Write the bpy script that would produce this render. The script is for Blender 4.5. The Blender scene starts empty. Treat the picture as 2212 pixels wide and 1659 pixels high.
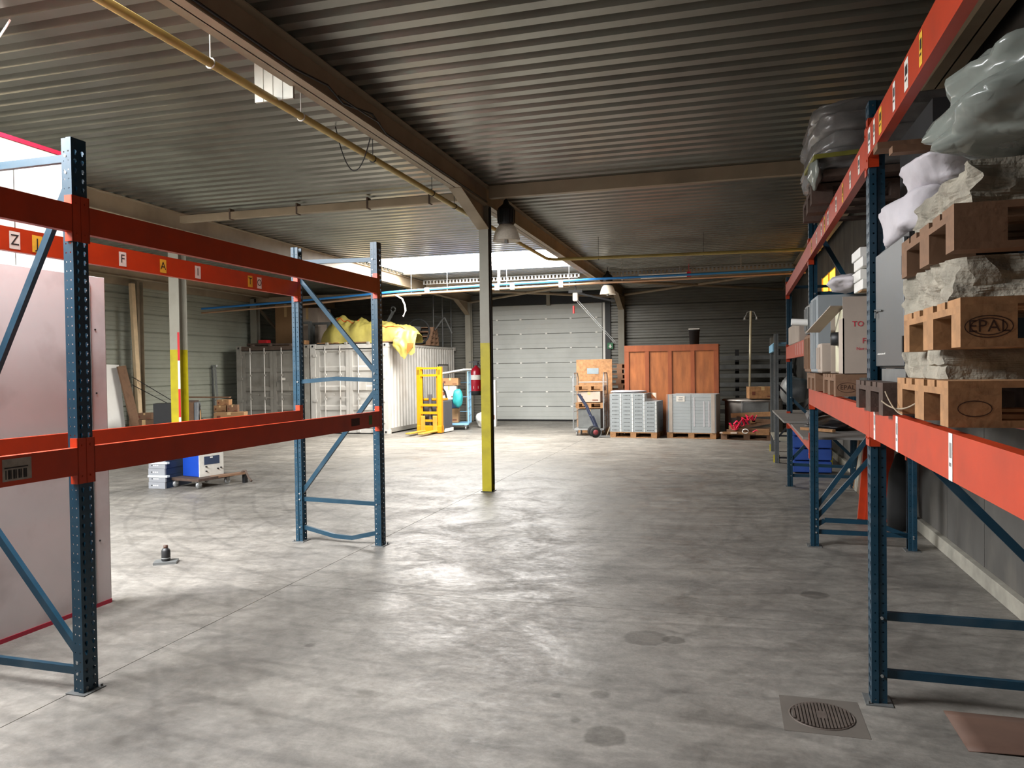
import bpy, math, random
from mathutils import Vector, Matrix, noise
random.seed(7)
SC = bpy.context.scene
COL = SC.collection
# ------------------------------------------------------------------ camera, world, exposure
cam_d = bpy.data.cameras.new('camera'); cam = bpy.data.objects.new('camera', cam_d); COL.objects.link(cam)
cam_d.sensor_fit = 'HORIZONTAL'; cam_d.sensor_width = 36.0; cam_d.lens = 36.0 * 1640 / 2212
cam_d.clip_end = 200
cam.matrix_world = (Matrix.Translation((0, 0, 1.75)) @ Matrix.Rotation(math.radians(15.92), 4, 'Z')
                    @ Matrix.Rotation(math.radians(90 - 1.03), 4, 'X') @ Matrix.Rotation(math.radians(-0.77), 4, 'Z'))
SC.camera = cam
W = bpy.data.worlds.new('world'); SC.world = W; W.use_nodes = True
W.node_tree.nodes['Background'].inputs[0].default_value = (0.55, 0.7, 1.0, 1)
W.node_tree.nodes['Background'].inputs[1].default_value = 0.6
SC.view_settings.view_transform = 'Standard'; SC.view_settings.look = 'None'
SC.view_settings.gamma = 1.0; SC.view_settings.use_curve_mapping = False
SC.view_settings.exposure = 0.58
SKY_FAR = 27.0      # daylight through the skylight over the container end of the hall
SKY_NEAR = 42.0     # daylight through the skylight above the left rack; also scales the added left-bay one
YELLOW_WIN = 3.0

# ------------------------------------------------------------------ materials
def lin(h):
    if isinstance(h, str):
        h = h.lstrip('#'); c = [int(h[i:i+2], 16) / 255 for i in (0, 2, 4)]
    else: c = list(h)
    return [x / 12.92 if x <= .04045 else ((x + .055) / 1.055) ** 2.4 for x in c]
MATS = {}
def mat(name, col, rough=.6, metal=0, var=.18, scale=4.0, stretch=(1, 1, 1), bump=0.0, bscale=None, alpha=1.0, emit=0, dirt=None, dirt_amt=.5, dirt_scale=2.0, world=False, spec=.5, trans=0):
    if name in MATS: return MATS[name]
    m = bpy.data.materials.new(name); m.use_nodes = True; MATS[name] = m
    nt = m.node_tree; N = nt.nodes; L = nt.links; b = N['Principled BSDF']
    c = lin(col)
    b.inputs['Roughness'].default_value = rough; b.inputs['Metallic'].default_value = metal
    b.inputs['Specular IOR Level'].default_value = spec
    if alpha < 1: b.inputs['Alpha'].default_value = alpha
    if trans: b.inputs['Transmission Weight'].default_value = trans
    if world:
        g = N.new('ShaderNodeNewGeometry'); src = g.outputs['Position']
    else:
        g = N.new('ShaderNodeTexCoord'); src = g.outputs['Object']
    mp = N.new('ShaderNodeMapping'); mp.inputs['Scale'].default_value = stretch; L.new(src, mp.inputs[0])
    nz = N.new('ShaderNodeTexNoise'); nz.inputs['Scale'].default_value = scale; nz.inputs['Detail'].default_value = 6; nz.inputs['Roughness'].default_value = .6
    L.new(mp.outputs[0], nz.inputs[0])
    rp = N.new('ShaderNodeValToRGB'); L.new(nz.outputs[0], rp.inputs[0])
    rp.color_ramp.elements[0].position = .3; rp.color_ramp.elements[1].position = .7
    rp.color_ramp.elements[0].color = [max(0, x * (1 - var)) for x in c] + [1]
    rp.color_ramp.elements[1].color = [min(1, x * (1 + var)) for x in c] + [1]
    out = rp.outputs[0]
    if dirt:
        n2 = N.new('ShaderNodeTexNoise'); n2.inputs['Scale'].default_value = dirt_scale; n2.inputs['Detail'].default_value = 8
        L.new(mp.outputs[0], n2.inputs[0])
        r2 = N.new('ShaderNodeValToRGB'); L.new(n2.outputs[0], r2.inputs[0])
        r2.color_ramp.elements[0].position = .5; r2.color_ramp.elements[1].position = .75
        r2.color_ramp.elements[1].color = (dirt_amt, dirt_amt, dirt_amt, 1)
        mx = N.new('ShaderNodeMix'); mx.data_type = 'RGBA'; L.new(r2.outputs[0], mx.inputs[0]); L.new(out, mx.inputs[6])
        mx.inputs[7].default_value = lin(dirt) + [1]; out = mx.outputs[2]
    L.new(out, b.inputs['Base Color'])
    if bump:
        bp = N.new('ShaderNodeBump'); bp.inputs['Strength'].default_value = bump; bp.inputs['Distance'].default_value = .01
        n3 = N.new('ShaderNodeTexNoise'); n3.inputs['Scale'].default_value = bscale or scale * 4; n3.inputs['Detail'].default_value = 5
        L.new(mp.outputs[0], n3.inputs[0]); L.new(n3.outputs[0], bp.inputs['Height']); L.new(bp.outputs[0], b.inputs['Normal'])
    if emit:
        b.inputs['Emission Color'].default_value = c + [1]; b.inputs['Emission Strength'].default_value = emit
    return m

def floor_material():
    m = bpy.data.materials.new('polished_concrete'); m.use_nodes = True; MATS['floor'] = m
    nt = m.node_tree; N = nt.nodes; L = nt.links; b = N['Principled BSDF']
    g = N.new('ShaderNodeNewGeometry')
    def noi(scale, st=(1, 1, 1), det=8, ro=.6, dist=0):
        mp = N.new('ShaderNodeMapping'); mp.inputs['Scale'].default_value = st; L.new(g.outputs['Position'], mp.inputs[0])
        n = N.new('ShaderNodeTexNoise'); n.inputs['Scale'].default_value = scale; n.inputs['Detail'].default_value = det
        n.inputs['Roughness'].default_value = ro; n.inputs['Distortion'].default_value = dist; L.new(mp.outputs[0], n.inputs[0]); return n.outputs[0]
    def ramp(s, p0, c0, p1, c1):
        r = N.new('ShaderNodeValToRGB'); L.new(s, r.inputs[0]); e = r.color_ramp.elements
        e[0].position = p0; e[0].color = (*c0, 1); e[1].position = p1; e[1].color = (*c1, 1); return r.outputs[0]
    def mul(a, bb, f=1.0, mode='MULTIPLY'):
        x = N.new('ShaderNodeMix'); x.data_type = 'RGBA'; x.blend_type = mode; x.inputs[0].default_value = f; L.new(a, x.inputs[6]); L.new(bb, x.inputs[7]); return x.outputs[2]
    base = ramp(noi(.7, det=9), .3, lin('6c6862'), .72, lin('8f8a82'))
    fine = ramp(noi(5, (1, 1, 1), 10, .7, .6), .32, (.72,) * 3, .68, (1.16,) * 3)
    sw = ramp(noi(1.6, (.35, 1.6, 1), 8, .65, 1.5), .38, (.78,) * 3, .62, (1.08,) * 3)
    c = mul(mul(base, fine), sw)
    c = mul(c, ramp(noi(26, (1, 1, 1), 10, .8), .36, (.84,) * 3, .62, (1.10,) * 3))
    # dark oily patches
    spots = ramp(noi(2.3, (1, 1, 1), 3, .5, .3), .66, (1, 1, 1), .72, (.72, .71, .69))
    c = mul(c, spots)
    # curved tyre tracks: rings around wandering centres
    for (cx, cy, s, amt) in ((-1.2, 12.5, 2.4, .86), (-6.5, 9.5, 1.7, .88), (2.5, 9, 2.0, .9)):
        mp = N.new('ShaderNodeMapping'); mp.inputs['Location'].default_value = (-cx, -cy, 0); L.new(g.outputs['Position'], mp.inputs[0])
        wv = N.new('ShaderNodeTexWave'); wv.wave_type = 'RINGS'; wv.rings_direction = 'Z'; wv.inputs['Scale'].default_value = s * .35
        wv.inputs['Distortion'].default_value = 3.0; wv.inputs['Detail'].default_value = 3; wv.inputs['Detail Scale'].default_value = .5
        L.new(mp.outputs[0], wv.inputs[0])
        c = mul(c, ramp(wv.outputs[1], .93, (1, 1, 1), .99, (amt,) * 3))
    # round drips
    for (px, py, r) in ((-.58, 3.57, .12), (-.67, 4.02, .07), (-.90, 3.95, .05), (-.53, 4.95, .16), (-.35, 4.95, .09), (-.75, 3.7, .05), (.62, 6.19, .12), (-2.6, 4.3, .05)):
        mp = N.new('ShaderNodeVectorMath'); mp.operation = 'DISTANCE'; mp.inputs[1].default_value = (px, py, 0); L.new(g.outputs['Position'], mp.inputs[0])
        ad = N.new('ShaderNodeMath'); ad.operation = 'ADD'; L.new(mp.outputs['Value'], ad.inputs[0])
        nn = N.new('ShaderNodeMath'); nn.operation = 'MULTIPLY'; L.new(noi(9, det=2), nn.inputs[0]); nn.inputs[1].default_value = .06; L.new(nn.outputs[0], ad.inputs[1])
        c = mul(c, ramp(ad.outputs[0], r, (.56, .55, .54), r + .02, (1, 1, 1)))
    L.new(c, b.inputs['Base Color'])
    rg = ramp(noi(1.5, (1, 1, 1), 10, .72, .8), .36, (.38,) * 3, .62, (.66,) * 3)
    rg2 = ramp(noi(16, (.8, 1.4, 1), 10, .8, .4), .38, (.78,) * 3, .64, (1.25,) * 3)
    L.new(mul(rg, rg2), b.inputs['Roughness']); b.inputs['Specular IOR Level'].default_value = .55
    bp = N.new('ShaderNodeBump'); bp.inputs['Strength'].default_value = .25; bp.inputs['Distance'].default_value = .006
    L.new(noi(40, det=8), bp.inputs['Height']); L.new(bp.outputs[0], b.inputs['Normal'])
    return m

FLOOR = floor_material()
orange = mat('orange_paint', 'ac320c', .42, var=.10, scale=6, dirt='7a2a18', dirt_amt=.35, dirt_scale=5)
bluep = mat('blue_paint', '093244', .42, var=.12, scale=7, dirt='41525c', dirt_amt=.4, dirt_scale=6)
cream = mat('cream_steel', '9a8a73', .55, var=.10, scale=3, dirt='5d4d3c', dirt_amt=.5, dirt_scale=1.3)
greyst = mat('grey_beige_steel', '8e8a7d', .55, var=.08, scale=3, dirt='6b6252', dirt_amt=.4)
yellow = mat('yellow_paint', 'a89a04', .55, var=.10, scale=5, dirt='6d6410', dirt_amt=.45, dirt_scale=4)
deck = mat('galvanised_deck', '8a8980', .30, .75, var=.12, scale=1.2, dirt='4c443c', dirt_amt=.45, dirt_scale=.9, bump=.05, world=True)
clad = mat('back_cladding', '6b6a63', .4, .2, var=.14, scale=1.5, stretch=(1, 1, 3), dirt='55504a', dirt_amt=.5, dirt_scale=1.0, world=True)
cladl = mat('left_cladding', '9a9d90', .5, .1, var=.10, scale=2, dirt='7d8078', dirt_amt=.45, dirt_scale=1.0, world=True)
darkc = mat('dark_wall_panel', '54524e', .75, var=.22, scale=2, stretch=(1, 1, .5), dirt='7d776c', dirt_amt=.4, dirt_scale=3, world=True)
conc = mat('concrete', '9a968a', .85, var=.18, scale=6, bump=.3, dirt='56524a', dirt_amt=.5)
doorm = mat('door_panel_white', 'b9bcb8', .45, var=.05, scale=2, dirt='8f918b', dirt_amt=.35, dirt_scale=.9)
black = mat('black_steel', '151517', .5, var=.2)
blackr = mat('black_rubber', '161616', .8, var=.2)
steel = mat('zinc_steel', 'a9abab', .35, .7, var=.12, scale=8)
gsteel = mat('dull_grey_steel', '6c6e6d', .5, .4, var=.18, scale=5, dirt='3b3a36')
white = mat('white_sheet', 'e8e6e0', .45, var=.05, scale=3)
panelw = mat('dusty_white_panel', 'cbc6c5', .5, var=.06, scale=1.5, dirt='8a7f7c', dirt_amt=.5, dirt_scale=2.4)
panelg = mat('greenish_white_panel', 'c9d2ca', .6, var=.07, scale=3, dirt='7a807a')
redtrim = mat('red_trim', 'a81f3a', .5)
wood = mat('new_pine', '98704a', .75, var=.3, scale=6, stretch=(2, 2, 2), bump=.15, dirt='7a5232', dirt_amt=.45, dirt_scale=8)
woodo = mat('weathered_pine', '765841', .8, var=.25, scale=7, bump=.2, dirt='4b3526', dirt_amt=.55, dirt_scale=7)
woodd = mat('dirty_old_wood', '4a3a31', .9, var=.3, scale=8, bump=.3, dirt='2d231d', dirt_amt=.6, dirt_scale=9)
ply = mat('varnished_plywood', '9c5c30', .5, var=.28, scale=2.2, stretch=(3.5, 3.5, .7), bump=.05, dirt='6e3418', dirt_amt=.4, dirt_scale=2)
plyd = mat('dark_batten', '8f4a26', .5, var=.22, scale=4, stretch=(3, 3, .8), dirt='4d2412')
stone = mat('cut_stone', '8d8779', .9, var=.3, scale=9, bump=1.0, bscale=34, dirt='6d6a5c', dirt_amt=.6, dirt_scale=3)
carton = mat('brown_carton', '96734f', .8, var=.10, scale=3)
cartonl = mat('pale_carton', 'a99b8e', .8, var=.10, scale=3, dirt='8a7a6c', dirt_amt=.3)
foam = mat('white_foam_wrap', 'bcb7bb', .6, var=.06, scale=5, bump=.4, bscale=22)
film = mat('clear_film', 'c9cfd2', .12, var=.05, alpha=.12, bump=.6, bscale=9)
filmg = mat('milky_film', '80867f', .22, var=.12, alpha=.82, bump=.5, bscale=5)
tarpm = mat('yellow_tarp', 'a89c50', .45, var=.16, scale=5, bump=.35, bscale=7, dirt='b5a46a', dirt_amt=.6, dirt_scale=1.6)
ink = mat('black_ink', '1a1715', .8)
burn = mat('brand_mark', '3a2113', .9)
redink = mat('red_ink', 'c23040', .7)
paper = mat('paper_label', 'd8d2c8', .7, var=.12, scale=20)
paperY = mat('yellow_label', 'd8a82c', .7, var=.15, scale=20)
greyctn = mat('grey_carton', '868c8e', .6, var=.06, scale=4)
contw = mat('container_white', 'bdbab4', .5, var=.07, scale=2, dirt='8d7f70', dirt_amt=.45, dirt_scale=2.2)
contg = mat('container_grey', '8f8b83', .55, var=.08, scale=2, dirt='5d564c', dirt_amt=.6, dirt_scale=1.8)
rust = mat('rusty_steel', '55463c', .85, var=.3, scale=6, dirt='2d2622')
copper = mat('copper_pipe', 'c09a7c', .35, .6, var=.08)
bluepipe = mat('blue_pipe', '2e7fc8', .4, var=.05)
gasp = mat('gas_pipe_paint', 'b09a58', .5, var=.12, scale=5, dirt='6d5a2c', dirt_amt=.4)

# ------------------------------------------------------------------ mesh building
class MB:
    def __init__(s): s.v = []; s.f = []; s.m = []; s.k = 0; s.M = Matrix.Identity(4); s.sm = []; s.smooth = False
    def add(s, vs, fs):
        n = len(s.v); s.v += [tuple(s.M @ Vector(p)) for p in vs]
        for f in fs: s.f.append([n + i for i in f]); s.m.append(s.k); s.sm.append(s.smooth)
        return s
    def box(s, x0, x1, y0, y1, z0, z1):
        vs = [(x, y, z) for x in (x0, x1) for y in (y0, y1) for z in (z0, z1)]
        return s.add(vs, [(0, 1, 3, 2), (4, 6, 7, 5), (0, 4, 5, 1), (2, 3, 7, 6), (0, 2, 6, 4), (1, 5, 7, 3)])
    def bc(s, c, d): return s.box(c[0]-d[0]/2, c[0]+d[0]/2, c[1]-d[1]/2, c[1]+d[1]/2, c[2]-d[2]/2, c[2]+d[2]/2)
    def bar(s, a, b, w, h, up=(0, 0, 1)):
        a = Vector(a); b = Vector(b); d = (b - a).normalized(); u = Vector(up)
        if abs(d.dot(u)) > .98: u = Vector((1, 0, 0))
        r = d.cross(u).normalized(); u = r.cross(d)
        vs = [p + r * (i * w / 2) + u * (j * h / 2) for p in (a, b) for i, j in ((-1, -1), (1, -1), (1, 1), (-1, 1))]
        return s.add(vs, [(0, 3, 2, 1), (4, 5, 6, 7), (0, 1, 5, 4), (1, 2, 6, 5), (2, 3, 7, 6), (3, 0, 4, 7)])
    def tube(s, pts, r, n=8, closed=False):
        pts = [Vector(p) for p in pts]; rings = []; s0 = s.smooth; s.smooth = True
        vs = []
        for i, p in enumerate(pts):
            a = pts[max(i-1, 0)]; b = pts[min(i+1, len(pts)-1)]
            if closed: a = pts[i-1]; b = pts[(i+1) % len(pts)]
            d = (b - a).normalized(); u = Vector((0, 0, 1)) if abs(d.z) < .95 else Vector((1, 0, 0))
            x = d.cross(u).normalized(); y = d.cross(x)
            vs += [p + x * (r * math.cos(2*math.pi*k/n)) + y * (r * math.sin(2*math.pi*k/n)) for k in range(n)]
        fs = []; m = len(pts)
        for i in range(m if closed else m - 1):
            j = (i + 1) % m
            fs += [(i*n+k, i*n+(k+1) % n, j*n+(k+1) % n, j*n+k) for k in range(n)]
        s.add(vs, fs)
        if not closed:
            s.smooth = False; s.add(vs[:n], [tuple(range(n))]); s.add(vs[-n:], [tuple(range(n))[::-1]])
        s.smooth = s0; return s
    def lathe(s, prof, n=20, c=(0, 0, 0), axis='Z'):
        s0 = s.smooth; s.smooth = True; vs = []
        for r, z in prof:
            for k in range(n):
                a = 2*math.pi*k/n; p = (r*math.cos(a), r*math.sin(a), z)
                if axis == 'X': p = (p[2], p[0], p[1])
                if axis == 'Y': p = (p[0], p[2], p[1])
                vs.append((c[0]+p[0], c[1]+p[1], c[2]+p[2]))
        fs = [(i*n+k, i*n+(k+1) % n, (i+1)*n+(k+1) % n, (i+1)*n+k) for i in range(len(prof)-1) for k in range(n)]
        s.add(vs, fs); s.smooth = s0; return s
    def prism(s, poly, z0, z1, ax='Z'):
        n = len(poly); mp = {'Z': lambda a, b, h: (a, b, h), 'Y': lambda a, b, h: (a, h, b), 'X': lambda a, b, h: (h, a, b)}[ax]
        vs = [mp(a, b, z0) for a, b in poly] + [mp(a, b, z1) for a, b in poly]
        return s.add(vs, [tuple(range(n))[::-1], tuple(range(n, 2*n))] + [(i, (i+1) % n, n+(i+1) % n, n+i) for i in range(n)])
    def text(s, body, size, M, depth=0.0):
        cu = bpy.data.curves.new('t', 'FONT'); cu.body = body; cu.size = size; cu.align_x = 'CENTER'; cu.align_y = 'CENTER'; cu.resolution_u = 2
        o = bpy.data.objects.new('t', cu); COL.objects.link(o)
        bpy.context.view_layer.update()
        me = o.to_mesh(); vs = [tuple(M @ v.co) for v in me.vertices]; fs = [tuple(p.vertices) for p in me.polygons]
        o.to_mesh_clear(); bpy.data.objects.remove(o); bpy.data.curves.remove(cu)
        return s.add(vs, fs)
    def grid(s, fn, nu, nv):
        vs = [fn(i / nu, j / nv) for j in range(nv + 1) for i in range(nu + 1)]; s0 = s.smooth; s.smooth = True
        s.add(vs, [(j*(nu+1)+i, j*(nu+1)+i+1, (j+1)*(nu+1)+i+1, (j+1)*(nu+1)+i) for j in range(nv) for i in range(nu)]); s.smooth = s0; return s
    def mesh(s, name, mats):
        me = bpy.data.meshes.new(name); me.from_pydata(s.v, [], s.f)
        for m in (mats if isinstance(mats, (list, tuple)) else [mats]): me.materials.append(m)
        me.polygons.foreach_set('material_index', s.m); me.polygons.foreach_set('use_smooth', s.sm); me.update()
        return me
def link(name, me, parent=None, loc=(0, 0, 0), rz=0, rot=None, bev=0):
    o = bpy.data.objects.new(name, me); COL.objects.link(o)
    if parent: o.parent = parent
    o.location = loc; o.rotation_euler = rot or (0, 0, rz)
    if bev:
        b = o.modifiers.new('bevel', 'BEVEL'); b.width = bev; b.segments = 1; b.limit_method = 'ANGLE'
    return o
def obj(name, mb, mats, parent=None, loc=(0, 0, 0), rz=0, rot=None, bev=0, label=None):
    o = link(name, mb.mesh(name, mats), parent, loc, rz, rot, bev)
    if label: o['label'] = label
    return o
def tag(o, label, cat, group=None):
    o['label'] = label; o['category'] = cat
    if group: o['group'] = group
    return o
def thing(name, label, cat, loc=(0, 0, 0), rz=0, group=None, rot=None):
    o = bpy.data.objects.new(name, None); COL.objects.link(o); o.empty_display_size = .1
    o.location = loc; o.rotation_euler = rot or (0, 0, rz); return tag(o, label, cat, group)
def struct(o): o['kind'] = 'structure'; return o
def dup(root, label=None, loc=None, rz=None, group=None, swap=None):
    def cp(o, par):
        c = o.copy(); COL.objects.link(c); c.parent = par
        for ch in list(o.children): cp(ch, c)
        return c
    kids = list(root.children); r = root.copy(); COL.objects.link(r)
    for ch in kids: cp(ch, r)
    if label: r['label'] = label
    if group: r['group'] = group
    if loc: r.location = loc
    if rz is not None: r.rotation_euler = (0, 0, rz)
    return r
def T(x=0, y=0, z=0, rx=0, ry=0, rz=0):
    return Matrix.Translation((x, y, z)) @ Matrix.Rotation(rz, 4, 'Z') @ Matrix.Rotation(ry, 4, 'Y') @ Matrix.Rotation(rx, 4, 'X')
R = math.radians
FACE_NX = Matrix(((0, 0, -1, 0), (-1, 0, 0, 0), (0, 1, 0, 0), (0, 0, 0, 1)))   # text readable when looking towards +X
FACE_PX = Matrix(((0, 0, 1, 0), (1, 0, 0, 0), (0, 1, 0, 0), (0, 0, 0, 1)))     # text readable when looking towards -X
FACE_NY = Matrix(((1, 0, 0, 0), (0, 0, -1, 0), (0, 1, 0, 0), (0, 0, 0, 1)))    # text readable when looking towards +Y
# ================================================================== ROOM
XL, XR, YB, YF, ZC = -14.7, 1.95, 25.2, -6.0, 4.40
PX = (-13.95, -8.65, -3.36, 1.72)
# floor: a bed with cast slabs, joints recessed
fl = struct(obj('floor', MB().box(XL-.3, XR+.3, YF-.3, YB+.3, -.2, -.006), conc))
xs = [XL, -8.85, -3.51, XR]; ys = [YF, .4, 5.5, 10.6, 15.7, 20.6, YB]
for i in range(3):
    for j in range(6):
        obj('slab', MB().box(xs[i]+.003, xs[i+1]-.003, ys[j]+.003, ys[j+1]-.003, -.12, 0), FLOOR, fl)
# ceiling: roof boards above, profiled deck sheets below, three-sheet openings for the skylights
P = .236; SH = P * 4; Y0 = 16.35 - 24 * SH
SKY = [(16.35, 16.35 + 3 * SH, PX[1] + .15, PX[2] - .38)]
SKN = [(Y0 + 8 * SH, Y0 + 11 * SH, PX[1] + .15, PX[2] - .38), (Y0 + 8 * SH, Y0 + 11 * SH, PX[0] + .3, PX[1] - .3)]  # second entry: unseen left-bay opening, added for extra light
ce = MB()
segs = []
def roofbed(mb):
    a, b, x0, x1 = SKN[1]
    mb.box(XL-.3, x0, YF-.3, YB+.3, 4.47, 4.6); mb.box(x1, PX[1]+.15, YF-.3, YB+.3, 4.47, 4.6); mb.box(x0, x1, YF-.3, a, 4.47, 4.6); mb.box(x0, x1, b, YB+.3, 4.47, 4.6)
    mb.box(PX[2]-.38, XR+.3, YF-.3, YB+.3, 4.47, 4.6)
    y = YF - .3
    for a, b, x0, x1 in sorted(SKN[:1] + SKY):
        mb.box(x0, x1, y, a, 4.47, 4.6); y = b
    mb.box(x0, x1, y, YB+.3, 4.47, 4.6)
roofbed(ce)
ceil = struct(obj('ceiling', ce, deck))
def sheet_mesh(w, t=0):
    mb = MB(); prof = []
    for k in range(4):
        y = k * P; prof += [(y, ZC + .065), (y + .085, ZC + .065), (y + .105, ZC), (y + .216, ZC)]
    prof.append((4 * P, ZC + .065))
    for (a, za), (b, zb) in zip(prof, prof[1:]): mb.add([(0, a, za), (0, b, zb), (w, b, zb), (w, a, za)], [(0, 1, 2, 3)])
    return mb.mesh('roof_sheet', deck)
sidem = sheet_mesh(.38); side3 = sheet_mesh(.3); sidem2 = sheet_mesh(.15)
xb = [XL, PX[0], PX[1], PX[2], XR]
for i in range(4):
    me = sheet_mesh(xb[i+1] - xb[i]); k = 0
    while True:
        y = Y0 + k * SH
        if y > YB - .02: break
        hole = i == 2 and any(a - .01 <= y < b - .02 for a, b, _, _ in SKY + SKN[:1])
        if i == 1 and SKN[1][0] - .01 <= y < SKN[1][1] - .02:
            link('roof_sheet', side3, ceil, (xb[1], y, 0)); link('roof_sheet', side3, ceil, (xb[2] - .3, y, 0)); k += 1; continue
        if hole: link('roof_sheet', sidem, ceil, (PX[2] - .38, y, 0)); link('roof_sheet', sidem2, ceil, (PX[1], y, 0))
        if not hole and y > YF - 1: link('roof_sheet', me, ceil, (xb[i], y, 0 if k % 2 else .0015))
        k += 1
def skylight(n, s, power, col):
    m = bpy.data.materials.new('daylit_sheet_%d' % n); m.use_nodes = True; nt = m.node_tree; nt.nodes.clear()
    e = nt.nodes.new('ShaderNodeEmission'); e.inputs[0].default_value = (*col, 1); e.inputs[1].default_value = power
    o = nt.nodes.new('ShaderNodeOutputMaterial'); nt.links.new(e.outputs[0], o.inputs[0])
    a, b, x0, x1 = s; w = struct(obj('window_%d' % n, MB().add([(x0, a, 4.455), (x0, b, 4.455), (x1, b, 4.455), (x1, a, 4.455)], [(0, 1, 2, 3)]), m))
    f = MB()
    for y in (a, b): f.box(x0, x1, y-.012, y+.012, 4.40, 4.47)
    obj('window_frame', f, deck, w); return w
skylight(1, SKY[0], SKY_FAR, (1, .97, .92)); skylight(2, SKN[0], SKY_NEAR, (.97, .98, 1.0)); skylight(4, SKN[1], SKY_NEAR * .4, (.97, .98, 1.0))  # last one is an unseen skylight added to brighten left floor and deck

def ribwall(name, length, along, at, sgn, z0, z1, step, m, holes=(), seg=4.0, fine=6):
    """cladding of horizontal liner trays: one part per tray, ribs modelled"""
    root = MB()
    if along == 'X': root.box(length[0]-.2, length[1]+.2, at + sgn*.06, at + sgn*.25, -.1, z1 + .15)
    else: root.box(at + sgn*.06, at + sgn*.25, length[0]-.2, length[1]+.2, -.1, z1 + .15)
    w = struct(obj(name, root, m)); cache = {}
    z = z0
    while z < z1 - .02:
        zt = min(z + step, z1); spans = [length]
        for h0, h1, hz in holes:
            if z < hz - .01: spans = [(length[0], h0), (h1, length[1])]
        for a, b in [(q0 + i * (q1 - q0) / n_, q0 + (i + 1) * (q1 - q0) / n_) for q0, q1 in spans for n_ in [max(1, round((q1 - q0) / seg))] for i in range(n_)]:
            key = (round(b - a, 3), round(zt - z, 3))
            if key not in cache:
                mb = MB(); p = [(0, .055)]; n = fine; h = (zt - z - .024) / n
                for k in range(n):
                    q = .012 + k * h; p += [(q + h*.12, .018), (q + h*.82, .018), (q + h*.9, .028), (q + h*.98, .028)]
                p += [(zt - z, .055)]
                for (za, da), (zb, db) in zip(p, p[1:]):
                    if along == 'X': vs = [(0, sgn*da, za), (b-a, sgn*da, za), (b-a, sgn*db, zb), (0, sgn*db, zb)]
                    else: vs = [(sgn*da, 0, za), (sgn*da, b-a, za), (sgn*db, b-a, zb), (sgn*db, 0, zb)]
                    mb.add(vs, [(0, 1, 2, 3)])
                cache[key] = mb.mesh('wall_panel', m)
            link('wall_panel', cache[key], w, (a, at, z) if along == 'X' else (at, a, z))
        z = zt
    return w
DX0, DX1, DZ = -7.95, -3.98, 3.97
ribwall('wall_back', (XL, XR), 'X', YB, 1, .0, 4.4, .55, clad, holes=((DX0-.1, DX1+.1, DZ+.3),), seg=4.3)
ribwall('wall_left', (YF, YB), 'Y', XL, -1, .0, 4.4, .48, cladl, seg=5.2, fine=4)
ribwall('wall_front', (XL, XR), 'X', YF, -1, .0, 4.4, .55, clad, seg=4.3)
wr = struct(obj('wall_right', MB().box(XR+.06, XR+.25, YF-.2, YB+.2, -.1, 4.6), darkc))
me = MB().box(XR, XR+.07, .006, 1.07-.006, .13, 4.42).mesh('wall_panel', darkc); y = 6.82 - 12 * 1.07
while y < YB:
    yy = y; y += 1.07
    if 15.2 < yy + .5 < 17.9: continue
    link('wall_panel', me, wr, (0, yy, 0))
yw0 = 6.82 + 1.07 * 8; yw1 = yw0 + 1.07 * 2 + .02
for a, b in ((.13, 2.95), (3.62, 4.42)):
    for k in range(2): obj('wall_panel', MB().box(XR, XR+.07, yw0+k*1.07+.006, yw0+(k+1)*1.07-.006, a, b), darkc, wr)
mt = mat('yellow_translucent', 'ffb52c', .5, emit=YELLOW_WIN)
mb = MB()
for k in range(32):
    y = yw0 + k * (yw1 - yw0) / 32; d = (yw1 - yw0) / 32
    mb.add([(XR+.05, y, 2.95), (XR+.02, y+d/2, 2.95), (XR+.02, y+d/2, 3.62), (XR+.05, y, 3.62)], [(0, 1, 2, 3)])
    mb.add([(XR+.02, y+d/2, 2.95), (XR+.05, y+d, 2.95), (XR+.05, y+d, 3.62), (XR+.02, y+d/2, 3.62)], [(0, 1, 2, 3)])
w3 = struct(obj('window_3', mb, mt)); f = MB()
for k in (0, .5, 1): f.box(XR-.01, XR+.06, yw0+(yw1-yw0)*k-.02, yw0+(yw1-yw0)*k+.02, 2.93, 3.64)
obj('window_frame', f, cream, w3)
struct(obj('trim_1', MB().box(XR-.05, XR+.06, YF, YB, 0, .125), conc, bev=.004))
# sectional door
d1 = struct(obj('door_1', MB().box(DX0-.1, DX1+.1, YB+.07, YB+.1, 0, DZ+.3), black))
n = 8; h = DZ / n
for k in range(n):
    mb = MB(); z0 = k*h + .012
    mb.box(DX0+.06, DX1-.06, YB-.0, YB+.05, z0, z0 + h - .014)
    for q in (.33, .66): mb.box(DX0+.06, DX1-.06, YB-.006, YB, z0 + h*q - .012, z0 + h*q + .012)
    dp = obj('door_panel', mb, doorm, d1, bev=.004)
    if k:
        for x in (DX0+.25, DX0+1.1, DX0+2.0, DX0+2.85, DX1-.25): obj('hinge', MB().bc((x, YB-.012, z0), (.07, .02, .05)), white, dp)
obj('bottom_seal', MB().box(DX0, DX1, YB-.02, YB+.05, 0, .06), blackr, d1)
for x in (DX0, DX1): obj('guide_rail', MB().box(x-.03, x+.05, YB-.03, YB+.05, .05, DZ), white, d1)
for x in (DX0-.1, DX1+.14): obj('door_jamb', MB().box(x-.09, x+.09, YB-.06, YB+.06, 0, DZ+.35), black, d1)
obj('door_lintel', MB().box(DX0-.2, DX1+.2, YB-.09, YB+.06, DZ+.02, DZ+.38), black, d1)
obj('spring_bracket', MB().box(-5.9, -5.78, YB-.16, YB-.05, DZ-.05, DZ+.42), greyst, d1)

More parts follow.
